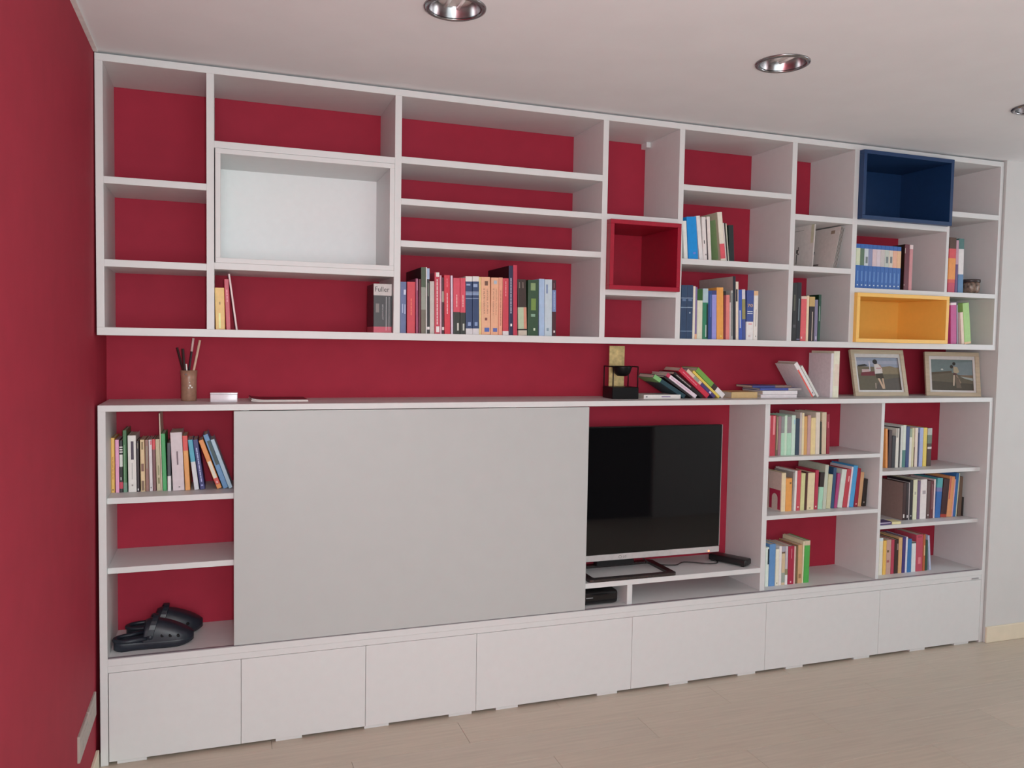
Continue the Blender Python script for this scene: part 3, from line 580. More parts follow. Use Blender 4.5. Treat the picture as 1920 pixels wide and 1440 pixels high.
  (3.8412,0.1368,0.0209,0.2127,0.163,-0.1,'d0cec4','white grey book',[('p',0.0,0.235,0.1,0.6,'98948c')]),
  (3.8631,0.1368,0.0092,0.2165,0.166,-0.2,'262228','thin black book',[]),
  (3.8733,0.1368,0.0143,0.2262,0.170,-0.3,'c4c8c4','pale grey book',[]),
  (3.8886,0.1368,0.0215,0.2279,0.170,-0.4,'c8d0c4','pale green book with teal foot',[('b',0.591,1.0,'4a7a74')]),
  (3.9112,0.1368,0.0237,0.2194,0.168,-0.2,'2c3f70','navy book',[]),
  (3.9359,0.1368,0.0160,0.2090,0.160,-0.3,'d6d2c8','white book with green head',[('b',0.0,0.222,'8a9a84')]),
  (3.9529,0.1368,0.0145,0.2128,0.163,-0.4,'c6c09c','cream green book',[]),
  (3.9685,0.1368,0.0041,0.1072,0.087,-0.2,'5a3c30','very thin brown booklet',[]),
  (3.9737,0.1368,0.0203,0.2133,0.164,-0.5,'d6c8bc','cream pink book',[]),
  (3.9950,0.1368,0.0094,0.1834,0.142,-0.1,'34406a','thin navy book',[]),
  (4.0054,0.1368,0.0251,0.2126,0.163,-0.2,'98a4cc','lavender blue book',[]),
  (4.0325,0.1368,0.0254,0.2121,0.163,-0.5,'d4bc58','yellow green book',[]),
  (4.0598,0.1368,0.0311,0.2095,0.161,0.1,'3a2018','dark book with photo head and white label',[('b',0.0,0.18,'a4a8a4'),('b',0.18,0.403,'5c6a58'),('p',0.491,0.545,0.05,0.95,'ccc4c0')]),
 ],
 'O': [
  (3.8876,0.1180,0.0208,0.2032,0.188,-0.7,'3a2424','dark brown book with grey brown cover',[('L','84706a'),('p',0.839,0.933,0.2,0.6,'d0ccc8')]),
  (3.9098,0.1180,0.0181,0.2012,0.155,-0.9,'2e2428','black brown book',[('p',0.869,0.938,0.4,0.8,'c8c4c4')]),
  (3.9292,0.1180,0.0056,0.2045,0.157,-1.1,'b4aeae','very thin grey booklet',[]),
  (3.9359,0.1180,0.0206,0.2162,0.166,-0.7,'262428','black book',[('p',0.886,0.918,0.3,0.6,'b8b4b4')]),
  (3.9578,0.1180,0.0280,0.2180,0.167,-0.6,'d0d2b4','cream book',[('p',0.301,0.377,0.3,0.7,'a8a898')]),
  (3.9880,0.1180,0.0190,0.2086,0.160,-0.7,'6a5878','thin purple book',[]),
  (4.0083,0.1180,0.0438,0.2172,0.166,-0.4,'dad4d2','wide white book',[('p',0.284,0.373,0.3,0.8,'a49ca0')]),
  (4.0557,0.1180,0.0213,0.2084,0.160,-0.3,'5a4644','dark grey brown book',[('p',0.888,0.928,0.3,0.6,'c8c0c0')]),
  (4.0784,0.1180,0.0228,0.2062,0.158,-0.5,'5c2a30','maroon book with white dots',[('p',0.087,0.758,0.5,0.62,'a08488')]),
  (4.1027,0.1180,0.0107,0.2147,0.165,-0.3,'dcc4c4','pale pink book',[]),
  (4.1148,0.1180,0.0380,0.2195,0.168,2.8,'2a62a4','blue book with teal head',[('b',0.0,0.24,'4a9aa0'),('b',0.24,0.341,'6a70a0')]),
  (4.1550,0.1180,0.0421,0.2125,0.163,4.2,'38161a','dark maroon book',[('b',0.921,1.0,'a03424')]),
  (4.1991,0.1180,0.0363,0.2245,0.172,3.9,'e09a6a','orange salmon book',[('p',0.012,0.56,0.05,0.3,'c86458')]),
  (4.2369,0.1180,0.0073,0.2091,0.161,3.6,'d8a8b8','thin pink booklet',[]),
  (4.2457,0.1180,0.0248,0.2422,0.188,3.4,'3a72b0','tall blue book with pale edge',[('p',0.0,1,0.7,0.98,'ccd4b4')]),
  (4.2801,0.1180,0.0250,0.2213,0.169,1.1,'6a5648','brown grey book',[]),
  (4.3109,0.1180,0.0111,0.1054,0.086,-0.4,'1e1a1a','thin short black book ending the row',[]),
 ],
 'P': [
  (3.7026,0.0796,0.0240,0.1979,0.152,-0.3,'d6d2c2','white cream book with pale blue head',[('b',0.0,0.079,'c4d4dc')]),
  (3.7298,0.0796,0.0205,0.1826,0.141,-0.3,'e4b058','yellow orange book',[]),
  (3.7518,0.0796,0.0306,0.1854,0.143,-0.5,'b8968a','beige pink book',[('p',0.294,0.362,0.1,0.5,'6a5a3c'),('p',0.588,0.656,0.1,0.6,'9a5a5a')]),
  (3.7840,0.0796,0.0206,0.1844,0.143,-0.6,'a83a50','crimson book',[]),
  (3.8059,0.0796,0.0263,0.1840,0.142,-0.6,'33201c','black brown book',[('p',0.126,0.309,0.6,0.95,'8a7470')]),
  (3.8338,0.0796,0.0240,0.1925,0.149,-0.3,'c8a070','tan book',[]),
  (3.8594,0.0796,0.0209,0.1939,0.150,0.1,'3c3270','purple navy book',[]),
  (3.8819,0.0796,0.0123,0.1926,0.149,-0.2,'d0d0e4','thin white lilac book',[]),
  (3.8953,0.0796,0.0275,0.1804,0.140,-0.4,'2f6ca4','blue book',[('b',0.0,0.0,'b4b89c')]),
  (3.9244,0.0796,0.0292,0.1617,0.126,-0.7,'ced4d4','white book with dark tall head',[('b',0.0,0.039,'34423a')]),
  (3.9553,0.0796,0.0463,0.2001,0.154,-1.1,'b04658','red book with scattered print',[('p',0.053,0.074,0.2,0.8,'7c3444'),('p',0.617,0.799,0.3,0.7,'c87880')]),
  (4.0032,0.0796,0.0159,0.1988,0.153,-0.8,'a85a34','brown orange book',[('p',0.301,0.58,0.4,0.8,'d0b48c')]),
  (4.0218,0.0796,0.0154,0.1647,0.128,-1.5,'2c4a3a','dark green book leaning left',[]),
  (4.0509,0.0796,0.0131,0.1918,0.146,-6.1,'a8b4cc','thin pale blue book leaning left',[]),
 ],
}
ROWS = {'A': (B, 'under the white box', 'books under the white box'), 'B': (B, 'row left of red box', 'textbooks left of the red box'),
        'C': (1.999, 'shelf directly right of red box', 'books right of the red box'), 'D': (B, 'bottom row right of red box', 'books on the bottom wall shelf'),
        'F': (B, 'small cell below the magazines', 'books below the magazines'), 'G': (1.903, 'shelf under the blue box', 'books under the blue box'),
        'H': (1.903, 'cell with small jar', 'books beside the jar'), 'I': (B, 'cell right of orange box', 'books right of the orange box'),
        'J': (1.0004, 'shelf left of sliding door', 'books left of the sliding door'), 'K': (1.0605, 'top shelf right of television', 'books right of the television'),
        'L': (0.7717, 'middle shelf right of television', 'books right of the television'), 'M': (LB, 'bottom shelf right of television', 'books right of the television'),
        'N': (0.9622, 'top shelf at far right', 'books at the far right'), 'O': (0.677, 'middle shelf at far right', 'books at the far right'), 'P': (LB, 'bottom shelf at far right', 'books at the far right')}
for k, rows in BOOKS.items():
    z, phr, grp = ROWS[k]
    for i, (x0, yf, bw, bh, bd, lean, hx, desc, ex) in enumerate(rows):
        lab = '%s, %s from left, %s' % (desc, ORD[i], phr)
        if len(lab.split()) > 16: print('LONG', lab)
        a = R(lean)
        pr = lean > 0.3
        make_book((x0+(bw/math.cos(a) if pr else 0), yf, z+0.0002), bw, bh, bd, (0, a, 0), hx, lab, ex, grp, pr)

# magazines leaning in the cell left of the encyclopedias
def magazine(loc, w, h, d, rot, label, prints, body='c8c2be', spine='34302e'):  # dark spine colour paints in the shaded gaps between leaning magazines
    r = thing('magazine', label, 'magazine', loc, rot, 'magazines left of the encyclopedias')
    bm = bmesh.new(); box(bm, -w, 0, 0.0008, d, 0, h, bev=0.0003); obj('cover', bm, ink(body), r)
    bm = bmesh.new(); box(bm, -w*0.75, -w*0.35, 0, 0.001, 0.001, h-0.001); obj('spine', bm, ink(spine), r, label='spine edge, dark where gap shade is painted in')
    for (y0, y1, z0, z1, hx) in prints:
        bm = bmesh.new(); box(bm, -w-0.0003, -w+0.0001, d*y0, d*y1, h*z0, h*z1); obj('cover_print', bm, ink(hx), r)
    return r
CB = 1.9954
m0 = magazine((3.205, 0.075, CB), 0.006, 0.232, 0.20, (0, R(2.5), 0), 'white magazine with black scribbled title, left of the leaning ones',
         [(0.60, 0.63, 0.12, 0.34, '5c5a56'), (0.54, 0.59, 0.33, 0.36, '4a4846'), (0.58, 0.64, 0.36, 0.44, '3a3836'), (0.55, 0.58, 0.42, 0.50, '55534f'), (0.40, 0.75, 0.845, 0.858, '9a9690'), (0.02, 0.12, 0.55, 0.95, 'bdb9a0')], 'cdc6c2', 'bdb6b2')
for q in range(4):
    magazine((3.2990+q*0.0086, 0.035+0.004*q, CB), 0.0066, 0.216-0.002*q, 0.205, (0, R(11.5), 0), ['white magazine, frontmost of four leaning right', 'white magazine, second of four leaning right', 'white magazine, third of four leaning right', 'white magazine, last of four, nearest the divider'][q],
             [(0.55, 0.85, 0.10, 0.14, '6c6a68'), (0.78, 0.84, 0.38, 0.46, '4a4a60'), (0.18, 0.32, 0.84, 0.92, '8c7c6c')] if q == 0 else [])

# small patterned jar, base resting on the shelf
r = thing('jar', 'small round brown patterned jar with dark rim beside books', 'jar', (4.262, 0.085, 1.903))
r.scale = (1, 1, 1.3)
bm = bmesh.new(); lathe(bm, [(0, 0.001), (0.030, 0.001), (0.042, 0.012), (0.045, 0.032), (0.042, 0.050), (0.039, 0.050), (0.041, 0.032), (0.036, 0.012), (0, 0.006)], 32)
obj('body', bm, mat('jar_pattern', (0.24, 0.17, 0.13), rough=0.3, var=0.75, scale=60), r)
bm = bmesh.new(); lathe(bm, [(0.0405, 0.049), (0.046, 0.049), (0.047, 0.055), (0.046, 0.062), (0.040, 0.062)], 32, closed=True)
obj('rim', bm, mat('jar_rim', (0.05, 0.035, 0.035), rough=0.3), r)

# ------------------------------------------------------------------ counter top objects
# pen cup and its pens
CX, CY = 0.302, 0.205
r = thing('pen_cup', 'brown pen cup with white print and painted glints on the counter', 'cup', (CX, CY, LT))
bm = bmesh.new(); lathe(bm, [(0, 0.0), (0.0275, 0.0), (0.029, 0.004), (0.0295, 0.09), (0.0325, 0.122), (0.0300, 0.122), (0.0270, 0.09), (0.0265, 0.006), (0, 0.006)], 32)
obj('cup_body', bm, mat('cup_brown', (0.36, 0.20, 0.135), rough=0.33, var=0.12, scale=70), r)
bm = bmesh.new()
for dx, dz, s in ((0.006, 0.062, .006), (0.012, 0.055, .005), (0.001, 0.053, .004), (0.004, 0.074, .003)):
    box(bm, dx-s/2, dx+s/2, -math.sqrt(0.0297**2-dx*dx)-0.0006, -math.sqrt(0.0297**2-dx*dx)+0.002, dz-s/2, dz+s/2)
obj('print', bm, ink('e4dcd8'), r)  # white squares: print with its glints painted in
bm = bmesh.new(); box(bm, -0.014, -0.004, -0.0305, -0.026, 0.104, 0.110, bev=0.001); obj('dark_mark', bm, ink('4a2c26'), r)
def pen(name, base, tip, rad, m, label, tipm=None, frac=0.0):
    b, t = Vector(base), Vector(tip)
    rt = thing(name, label, 'pencil' if name == 'pencil' else 'pen', b, (t-b).to_track_quat('Z', 'Y').to_euler(), 'pens and pencils in the brown cup')
    L = (t-b).length
    bm = bmesh.new(); lathe(bm, [(0, 0), (rad*0.4, 0.0), (rad, 0.015), (rad, L*(1-frac)), (0, L*(1-frac))], 8, smooth=False); obj('shaft', bm, m, rt)
    if tipm:
        bm = bmesh.new(); lathe(bm, [(0, L*(1-frac)), (rad*1.02, L*(1-frac)), (rad*1.02, L-0.001), (rad*0.8, L), (0, L)], 10); obj('cap', bm, tipm, rt)
zb = LT+0.0075
BR = mat('pen_brown', (0.035, 0.012, 0.012), rough=0.35); WD = mat('pencil_wood', (0.72, 0.50, 0.38), rough=0.5, var=.05)
pen('pen', (CX+0.006, CY+0.010, zb), (CX-0.044, CY+0.012, LT+0.212), 0.0045, BR, 'dark brown pen leaning furthest left in the brown cup')
pen('pen', (CX-0.008, CY-0.004, zb), (CX-0.022, CY-0.006, LT+0.208), 0.0052, BR, 'dark upright pen near the middle of the brown cup')
pen('pen', (CX-0.014, CY+0.004, zb), (CX+0.017, CY+0.010, LT+0.250), 0.0045, mat('pen_black', (0.02, 0.012, 0.016), rough=0.3), 'dark pen with long pale pink end in the brown cup', mat('pen_pink', (0.75, 0.55, 0.52), rough=0.4), 0.22)
pen('pencil', (CX-0.004, CY-0.012, zb), (CX+0.042, CY-0.012, LT+0.242), 0.0046, WD, 'pale wooden pencil leaning furthest right in the brown cup')
pen('pen', (CX+0.003, CY-0.014, zb), (CX-0.009, CY-0.020, LT+0.148), 0.003, mat('pen_white', (0.7, 0.66, 0.62), rough=0.3), 'short pale pen at the front left of the brown cup')

# glossy white box
r = thing('glossy_box', 'small glossy white box on the counter right of pen cup', 'box', (0.383, 0.125, LT), (0, 0, R(-3)))
GW = mat('glossy_white', (0.78, 0.75, 0.80), rough=0.08, var=0.03, coat=0.6)
bm = bmesh.new(); box(bm, 0, 0.101, 0, 0.06, 0, 0.030, bev=0.0012); obj('tray', bm, GW, r)
bm = bmesh.new(); box(bm, -0.0008, 0.1018, -0.0008, 0.0608, 0.0305, 0.037, bev=0.001); obj('lid', bm, GW, r)

# curled magazine
r = thing('magazine', 'dark red covered magazine lying curled on the counter', 'magazine', (0.536, 0.105, LT), (0, 0, R(2)))
def sheet(bm, z0, th, ins=0.0):
    N = 14; W = 0.222; Dp = 0.16
    def zz(u): return z0 + 0.010*max(0, (0.25-u)/0.25)**2*(z0*60+0.3) + 0.0015*math.sin(u*5)*z0*40
    top, bot = [], []
    for i in range(N+1):
        u = i/N; x = ins+(W-2*ins)*u
        for Y in (ins, Dp-ins): bot.append(bm.verts.new((x, Y, zz(u)))); top.append(bm.verts.new((x, Y, zz(u)+th)))
    for i in range(N):
        a, b, c, d_ = 2*i, 2*i+1, 2*i+3, 2*i+2
        for F in ((top[a], top[d_], top[c], top[b]), (bot[a], bot[b], bot[c], bot[d_]), (bot[a], bot[d_], top[d_], top[a]), (bot[b], top[b], top[c], bot[c])): bm.faces.new(F)
    bm.faces.new((bot[0], top[0], top[1], bot[1])); bm.faces.new((bot[-2], bot[-1], top[-1], top[-2]))
bm = bmesh.new(); sheet(bm, 0.0006, 0.0038); obj('lower_pages', bm, ink('d8d0cc'), r)
bm = bmesh.new(); sheet(bm, 0.0046, 0.0036, 0.002); obj('upper_pages', bm, ink('d0c4c0'), r)
bm = bmesh.new(); sheet(bm, 0.0084, 0.0008, 0.001); obj('cover', bm, ink('5c1424'), r)

# oil burner: black base and wire frame, black bowl, gilded plate
r = thing('oil_burner', 'black wire oil burner with dark bowl and gold plate', 'burner', (2.130, 0.112, LT), (0, 0, R(-4)))
MB_ = mat('black_iron', (0.006, 0.0055, 0.006), rough=0.4, spec=0.25)
bm = bmesh.new(); box(bm, 0, 0.132, 0, 0.12, 0, 0.055, bev=0.002); obj('base', bm, MB_, r)
for x in (0.004, 0.128):
    for y_ in (0.004, 0.116):
        bm = bmesh.new(); tube(bm, [(x, y_, 0.05), (x, y_, 0.150)], 0.0028, 8); obj('post', bm, MB_, r)
for p, q in (((0.004, 0.004, 0.15), (0.004, 0.116, 0.15)), ((0.128, 0.004, 0.15), (0.128, 0.116, 0.15)), ((0.004, 0.06, 0.15), (0.030, 0.06, 0.15)), ((0.110, 0.06, 0.15), (0.128, 0.06, 0.15))):
    bm = bmesh.new(); tube(bm, [p, q], 0.0028, 8); obj('top_rod', bm, MB_, r)
bm = bmesh.new(); lathe(bm, [(0, 0.104), (0.022, 0.105), (0.037, 0.118), (0.0455, 0.145), (0.046, 0.152), (0.044, 0.152), (0.036, 0.122), (0.02, 0.110), (0, 0.109)], 32, 0.070, 0.056); obj('bowl', bm, MB_, r)
bm = bmesh.new(); box(bm, 0.022, 0.100, 0.100, 0.106, 0.055, 0.246, bev=0.001)
obj('gold_plate', bm, mat('gold_leaf', (0.66, 0.52, 0.24), rough=0.42, metal=0.35, var=0.28, scale=38), r, label='upright gilded plate')

# books on the counter
GR = 'loose books on the counter'
def flat_book(x0, y0, z, L, dp, th, hx, label, ex=(), yaw=0):
    """lying book: spine to the front, cover up"""
    return make_book((x0, y0, z+th), th, L, dp, Euler((0, R(90), R(yaw))), hx, label, list(ex), GR)
flat_book(2.288, 0.100, LT, 0.197, 0.13, 0.0195, 'dcd8d4', 'white book lying flat right of the oil burner', [('p', .28, .52, .35, .6, '8a78a0'), ('p', .9, .95, .35, .6, '6a6866')])
LEAN = [(2.506, 60.0, .0205, .196, '22404a', 'dark teal book with green head, lowest of the slumped row', [('b', 0, .22, '78b070')]),
        (2.5482, 57.0, .0105, .184, '2a2426', 'thin black book between teal and pink white slumped books', []),
        (2.5682, 56.5, .0190, .196, 'dcccd6', 'white pink book with red head in the slumped row', [('b', 0, .1, 'b83a58'), ('t', .15, .8, 'c8a0b4')]),
        (2.6030, 54.0, .0165, .196, '1e181a', 'black book with white lettering in the slumped row', [('t', .08, .6, 'a09894')]),
        (2.6321, 50.5, .0250, .206, 'c02c44', 'thick red book in the slumped row', [('t', .1, .6, 'dc8090')]),
        (2.6722, 50.5, .0165, .204, '463a72', 'book with cream floral top and purple foot, slumped row', [('b', 0, .5, 'd4bca8'), ('p', .25, .42, .1, .9, '8a9488'), ('p', .8, .86, .2, .8, 'c8c0d8')]),
        (2.6990, 50.0, .0125, .196, 'e2c25c', 'yellow book in the slumped row', []),
        (2.7196, 49.5, .0250, .202, '6c9c44', 'light green book with white foot, last of slumped row', [('b', .72, 1, 'd8d4d4'), ('b', .58, .72, '3a2c28')])]
for x, a, th, L, hx, lab, ex in LEAN:
    make_book((x, 0.105, LT+0.0004), th, L, 0.150, (0, R(-a), 0), hx, lab, ex, GR)
flat_book(2.776, 0.110, LT, 0.150, 0.15, 0.030, 'c4a878', 'tan paperback lying flat at the end of the slumped row')
flat_book(2.937, 0.096, LT, 0.215, 0.17, 0.0165, 'dad4d8', 'white book lying flat, bottom of the low stack')
flat_book(2.953, 0.104, LT+0.0169, 0.208, 0.17, 0.0185, 'dcd6d8', 'white book lying flat, second from bottom of low stack')
flat_book(2.960, 0.135, LT+0.0358, 0.250, 0.15, 0.0115, '4a58a0', 'blue book lying flat, third in the low stack', [('p', 0.0, .32, 0.0, 1.0, 'a8a4a4')])
flat_book(2.925, 0.150, LT+0.0477, 0.235, 0.14, 0.0115, '8a7068', 'brown and blue book on top of the low stack', [('b', .42, 1, '3c4680')])
make_book((3.2530, 0.105, LT+0.0003), 0.024, 0.205, 0.15, (0, R(-35), 0), 'ded6d6', 'white and red book leaning on the low stack', [('p', .18, 1, .02, .36, 'd8584e'), ('p', .88, .93, .55, .75, '6a6468')], GR)
make_book((3.2860, 0.105, LT+0.0003), 0.013, 0.190, 0.14, (0, R(-35), 0), 'd0d2cc', 'thin grey white book leaning behind the white red one', [], GR)
make_book((3.3560, 0.095, LT+0.0003), 0.016, 0.226, 0.168, (0, 0, 0), 'd2ccd0', 'upright white book left of the cream one', [], GR)
make_book((3.3730, 0.095, LT+0.0003), 0.037, 0.238, 0.17, (0, 0, 0), 'dcd8c2', 'thick upright cream book beside the picture frames', [('p', .28, .75, .15, .9, 'd8c8b8')], GR)

flat_book(3.660, 0.050, 0.677, 0.088, 0.06, 0.016, '4c3c66', 'small purple booklet lying flat on the middle shelf at far right', [('p', .1, .9, .2, .45, 'b8b0c0')])
flat_book(3.752, 0.052, 0.677, 0.060, 0.055, 0.013, 'd8d0a0', 'small cream booklet lying flat in front of the dark brown books')
# picture frames leaning back against the wall
def frame(p0, p1, back, H, label, pic):
    p0, p1 = Vector(p0), Vector(p1); e = (p1-p0); W = e.length
    yaw = math.atan2(e.y, e.x)
    tilt = math.asin(back/H)
    r = thing('picture_frame', label, 'picture frame', (p0.x, p0.y, p0.z+0.001), Euler((-tilt, 0, yaw)), 'picture frames on the counter')
    FW = mat('pale_birch', (0.56, 0.47, 0.34), rough=0.5, var=0.10, scale=9, stretch=(1, 8, 8)); b = 0.022; t = 0.018
    bxo('bottom_rail', FW, 0, W, 0, t, 0, b, r, 0.001); bxo('top_rail', FW, 0, W, 0, t, H-b, H, r, 0.001)
    bxo('side_rail', FW, 0, b, 0, t, b, H-b, r, 0.001); bxo('side_rail', FW, W-b, W, 0, t, b, H-b, r, 0.001)
    mw = 0.012
    bm = bmesh.new()
    for x0, x1, z0, z1 in ((b, W-b, b, b+mw), (b, W-b, H-b-mw*1.6, H-b), (b, b+mw, b+mw, H-b-mw*1.6), (W-b-mw, W-b, b+mw, H-b-mw*1.6)): box(bm, x0, x1, 0.006, 0.009, z0, z1)
    obj('mat_board', bm, ink('c8c6c4'), r)
    bm = bmesh.new(); box(bm, b, W-b, 0.0125, 0.0155, b, H-b); obj('backing', bm, ink('7a6a58'), r)
    x0, x1, z0, z1 = b+mw, W-b-mw, b+mw, H-b-mw*1.6
    bm = bmesh.new(); mats = []
    for li, (hx, poly) in enumerate(pic):
        mats.append(ink(hx, 0.55)); yy = 0.0120-0.00006*li
        f = bm.faces.new([bm.verts.new((x0+(x1-x0)*u, yy, z0+(z1-z0)*(1-v_))) for u, v_ in poly]); f.material_index = li
    obj('photo_print', bm, mats, r, label='beach photograph print')
    return r
def rect(a, b, c, d_): return [(a, c), (b, c), (b, d_), (a, d_)]
def oval(cx, cy, rx, ry, n=12): return [(cx+rx*math.cos(2*math.pi*k/n), cy+ry*math.sin(2*math.pi*k/n)) for k in range(n)]
pic1 = [('8a93a4', rect(0, 1, 0, .3)), ('9aa0b0', rect(0, 1, .1, .2)), ('6a6250', [(0, .26), (.3, .28), (1, .3), (1, .58), (0, .6)]), ('5e5848', rect(0, 1, .52, 1)), ('544e48', [(.5, .7), (1, .6), (1, 1), (.4, 1)]), ('80745c', [(.55, .3), (.8, .26), (1, .33), (1, .5), (.55, .5)]),
        ('2c2a26', [(.03, .24), (.2, .2), (.28, .25), (.05, .28)]), ('b8a0a0', rect(.12, .3, .36, .46)), ('6a2c34', [(.1, .46), (.42, .42), (.42, .56), (.08, .56)]), ('c0bcc0', rect(.3, .325, .12, .42)),
        ('a88878', [(.42, .2), (.5, .18), (.58, .24), (.6, .34), (.62, .4), (.52, .5), (.44, .5)]), ('c8c2be', [(.42, .2), (.52, .2), (.6, .34), (.6, .48), (.48, .52), (.42, .5)]), ('a4505c', rect(.46, .58, .32, .34)), ('3c3428', [(.43, .5), (.6, .48), (.62, .66), (.44, .64)]),
        ('c4a890', [(.47, .64), (.52, .64), (.6, .96), (.56, .96)]), ('b89c84', [(.57, .64), (.61, .64), (.62, .96), (.58, .96)]), ('2e2a2a', oval(.45, .13, .055, .075)), ('a89890', [(.4, .78), (.42, .78), (.41, .95), (.39, .95)])]
pic2 = [('6c7c7c', rect(0, 1, 0, .45)), ('76868a', [(.5, .1), (1, .05), (1, .5), (.6, .5)]), ('564c3e', [(0, .42), (.5, .36), (.5, .44), (0, .5)]), ('625c4e', [(0, .5), (.5, .42), (.7, .5), (1, .7), (1, 1), (0, 1)]), ('4e4a40', [(0, .7), (1, .78), (1, 1), (0, 1)]), ('9aa4a0', [(.7, .54), (1, .6), (1, .68), (.78, .6)]),
        ('c4ccc8', oval(.27, .32, .03, .025)), ('a89c84', [(.55, .22), (.64, .24), (.68, .4), (.6, .46), (.54, .4)]), ('5a4040', [(.54, .42), (.62, .44), (.6, .52), (.53, .5)]), ('c4b4a0', [(.54, .5), (.57, .5), (.55, .85), (.52, .85)]), ('8a7868', [(.59, .5), (.63, .5), (.72, .76), (.69, .77)]),
        ('6c6054', [(.58, .56), (.66, .6), (.72, .92), (.6, .92)]), ('302c28', oval(.56, .13, .04, .055)), ('3a342e', oval(.5, .23, .04, .06))]
frame((3.597, 0.178, LT), (3.930, 0.150, LT), 0.060, 0.254, 'birch picture frame, left one, photo of person by parked car on beach', pic1)
frame((4.072, 0.168, LT), (4.335, 0.050, LT), 0.050, 0.246, 'birch picture frame, right one, photo of person walking along seashore', pic2)

# ------------------------------------------------------------------ television and devices
SZ = 0.5168
tv = thing('television', 'black flat screen television with silver lower edge', 'television', (2.228, 0.150, SZ))
HW = 0.5285
SCR = mat('tv_screen', (0.004, 0.004, 0.005), rough=0.04, spec=0.5, var=0.0)
SIL = mat('tv_silver', (0.62, 0.60, 0.60), rough=0.32, metal=0.25)
bm = bmesh.new(); box(bm, -HW, HW, 0, 0.030, 0.071, 0.697, bev=0.003); obj('housing', bm, BLACK, tv)
bm = bmesh.new(); box(bm, -HW+0.004, HW-0.004, -0.0015, 0.001, 0.093, 0.693); obj('screen', bm, SCR, tv, label='glossy black screen')
bm = bmesh.new(); box(bm, -HW, HW, -0.004, 0.026, 0.062, 0.091, bev=0.002); obj('silver_edge', bm, SIL, tv, label='silver strip under the screen')
silver = COL.objects['silver_edge']
bm = bmesh.new(); box(bm, HW-0.0006, HW+0.0012, -0.001, 0.02, 0.093, 0.697); box(bm, -HW-0.0012, -HW+0.0006, -0.001, 0.02, 0.093, 0.697); obj('side_trim', bm, SIL, tv)
lg = mat('logo_grey', (0.16, 0.15, 0.15), rough=0.4)
bm = bmesh.new()
lathe(bm, [(0.0060, 0), (0.0075, 0), (0.0075, 0.0006), (0.0060, 0.0006)], 20, closed=True)
lo_ = obj('maker_badge', bm, lg, silver, (-0.020, -0.0040, 0.0765), (R(90), 0, 0))
text_mesh('badge_lettering', 'LG', 0.017, 0.011, lg, silver, (0.004, -0.0043, 0.0765))
bm = bmesh.new(); lathe(bm, [(0, 0.0015), (0.0035, 0.0013), (0.0035, 0)], 14)
obj('standby_light', bm, mat('standby_red', (0.8, 0.05, 0.02), emit=(1.0, 0.10, 0.03, 9.0)), silver, (0.468, -0.004, 0.070), (R(90), 0, 0), label='red standby light')
BRZ = mat('dark_bronze', (0.09, 0.075, 0.075), rough=0.22, metal=0.7)
def loop(bm, W, Dp, bw, z0, z1, rc=0.02):
    def rr(w_, d_, r_, off):
        P = []
        for cx, cy, a0 in ((w_/2-r_, d_-r_, 0), (-w_/2+r_, d_-r_, 90), (-w_/2+r_, r_, 180), (w_/2-r_, r_, 270)):
            for k in range(5): a = R(a0+k*22.5); P.append((cx+r_*math.cos(a), cy+off+r_*math.sin(a)))
        return P
    o_ = rr(W, Dp, rc, 0); i_ = rr(W-2*bw, Dp-2*bw, rc*0.5, bw)
    n = len(o_)
    vs = [[bm.verts.new((p[0], p[1], z)) for p in P] for P, z in ((o_, z0), (o_, z1), (i_, z1), (i_, z0))]
    for A, Bq in zip(vs, vs[1:]+vs[:1]):
        for k in range(n): bm.faces.new((A[k], A[(k+1) % n], Bq[(k+1) % n], Bq[k]))
bm = bmesh.new(); loop(bm, 0.455, 0.255, 0.034, 0.0, 0.012); obj('stand_base', bm, BRZ, tv, (-0.005, -0.122, 0.0004), label='open bronze loop stand')
bm = bmesh.new(); box(bm, -0.10, 0.10, 0.000, 0.040, 0.012, 0.075, bev=0.003); obj('stand_neck', bm, BLACK, tv, (-0.005, 0.070, 0))
bm = bmesh.new(); box(bm, -0.10, 0.10, 0.03, 0.07, 0.075, 0.16, bev=0.003); obj('stand_bracket', bm, BLACK, tv, (-0.005, 0.0, 0))

r = thing('router', 'black slim router box lying on the shelf right of television', 'router', (2.822, 0.150, SZ), (0, 0, R(-60)))
bm = bmesh.new(); box(bm, -0.10, 0.10, -0.035, 0.035, 0.004, 0.036, bev=0.008, seg=3)
for f in bm.faces: f.smooth = True
obj('case', bm, BLACK, r)
bm = bmesh.new()
for sx in (-0.08, 0.08):
    for sy in (-0.022, 0.022): box(bm, sx-0.008, sx+0.008, sy-0.006, sy+0.006, 0, 0.005)
obj('rubber_feet', bm, BLACK, r)
bm = bmesh.new(); pts = []
ctrl = [Vector(p) for p in ((2.36, 0.215, SZ+0.05), (2.42, 0.22, SZ+0.008), (2.52, 0.17, SZ+0.006), (2.60, 0.21, SZ+0.005), (2.70, 0.15, SZ+0.005), (2.76, 0.16, SZ+0.006), (2.760, 0.232, SZ+0.014), (2.773, 0.234, SZ+0.018))]
def catmull(P, n=8):
    out = []
    Q = [P[0]]+P+[P[-1]]
    for i in range(1, len(Q)-2):
        for k in range(n):
            t = k/n; a, b, c, d_ = Q[i-1], Q[i], Q[i+1], Q[i+2]
            out.append(0.5*((2*b)+(c-a)*t+(2*a-5*b+4*c-d_)*t*t+(3*b-a-3*c+d_)*t**3))
    return out+[P[-1]]
tube(bm, catmull(ctrl), 0.0028, 8); tag(obj('power_cable', bm, BLACK), 'black cable curling on the shelf from television to router', 'cable')

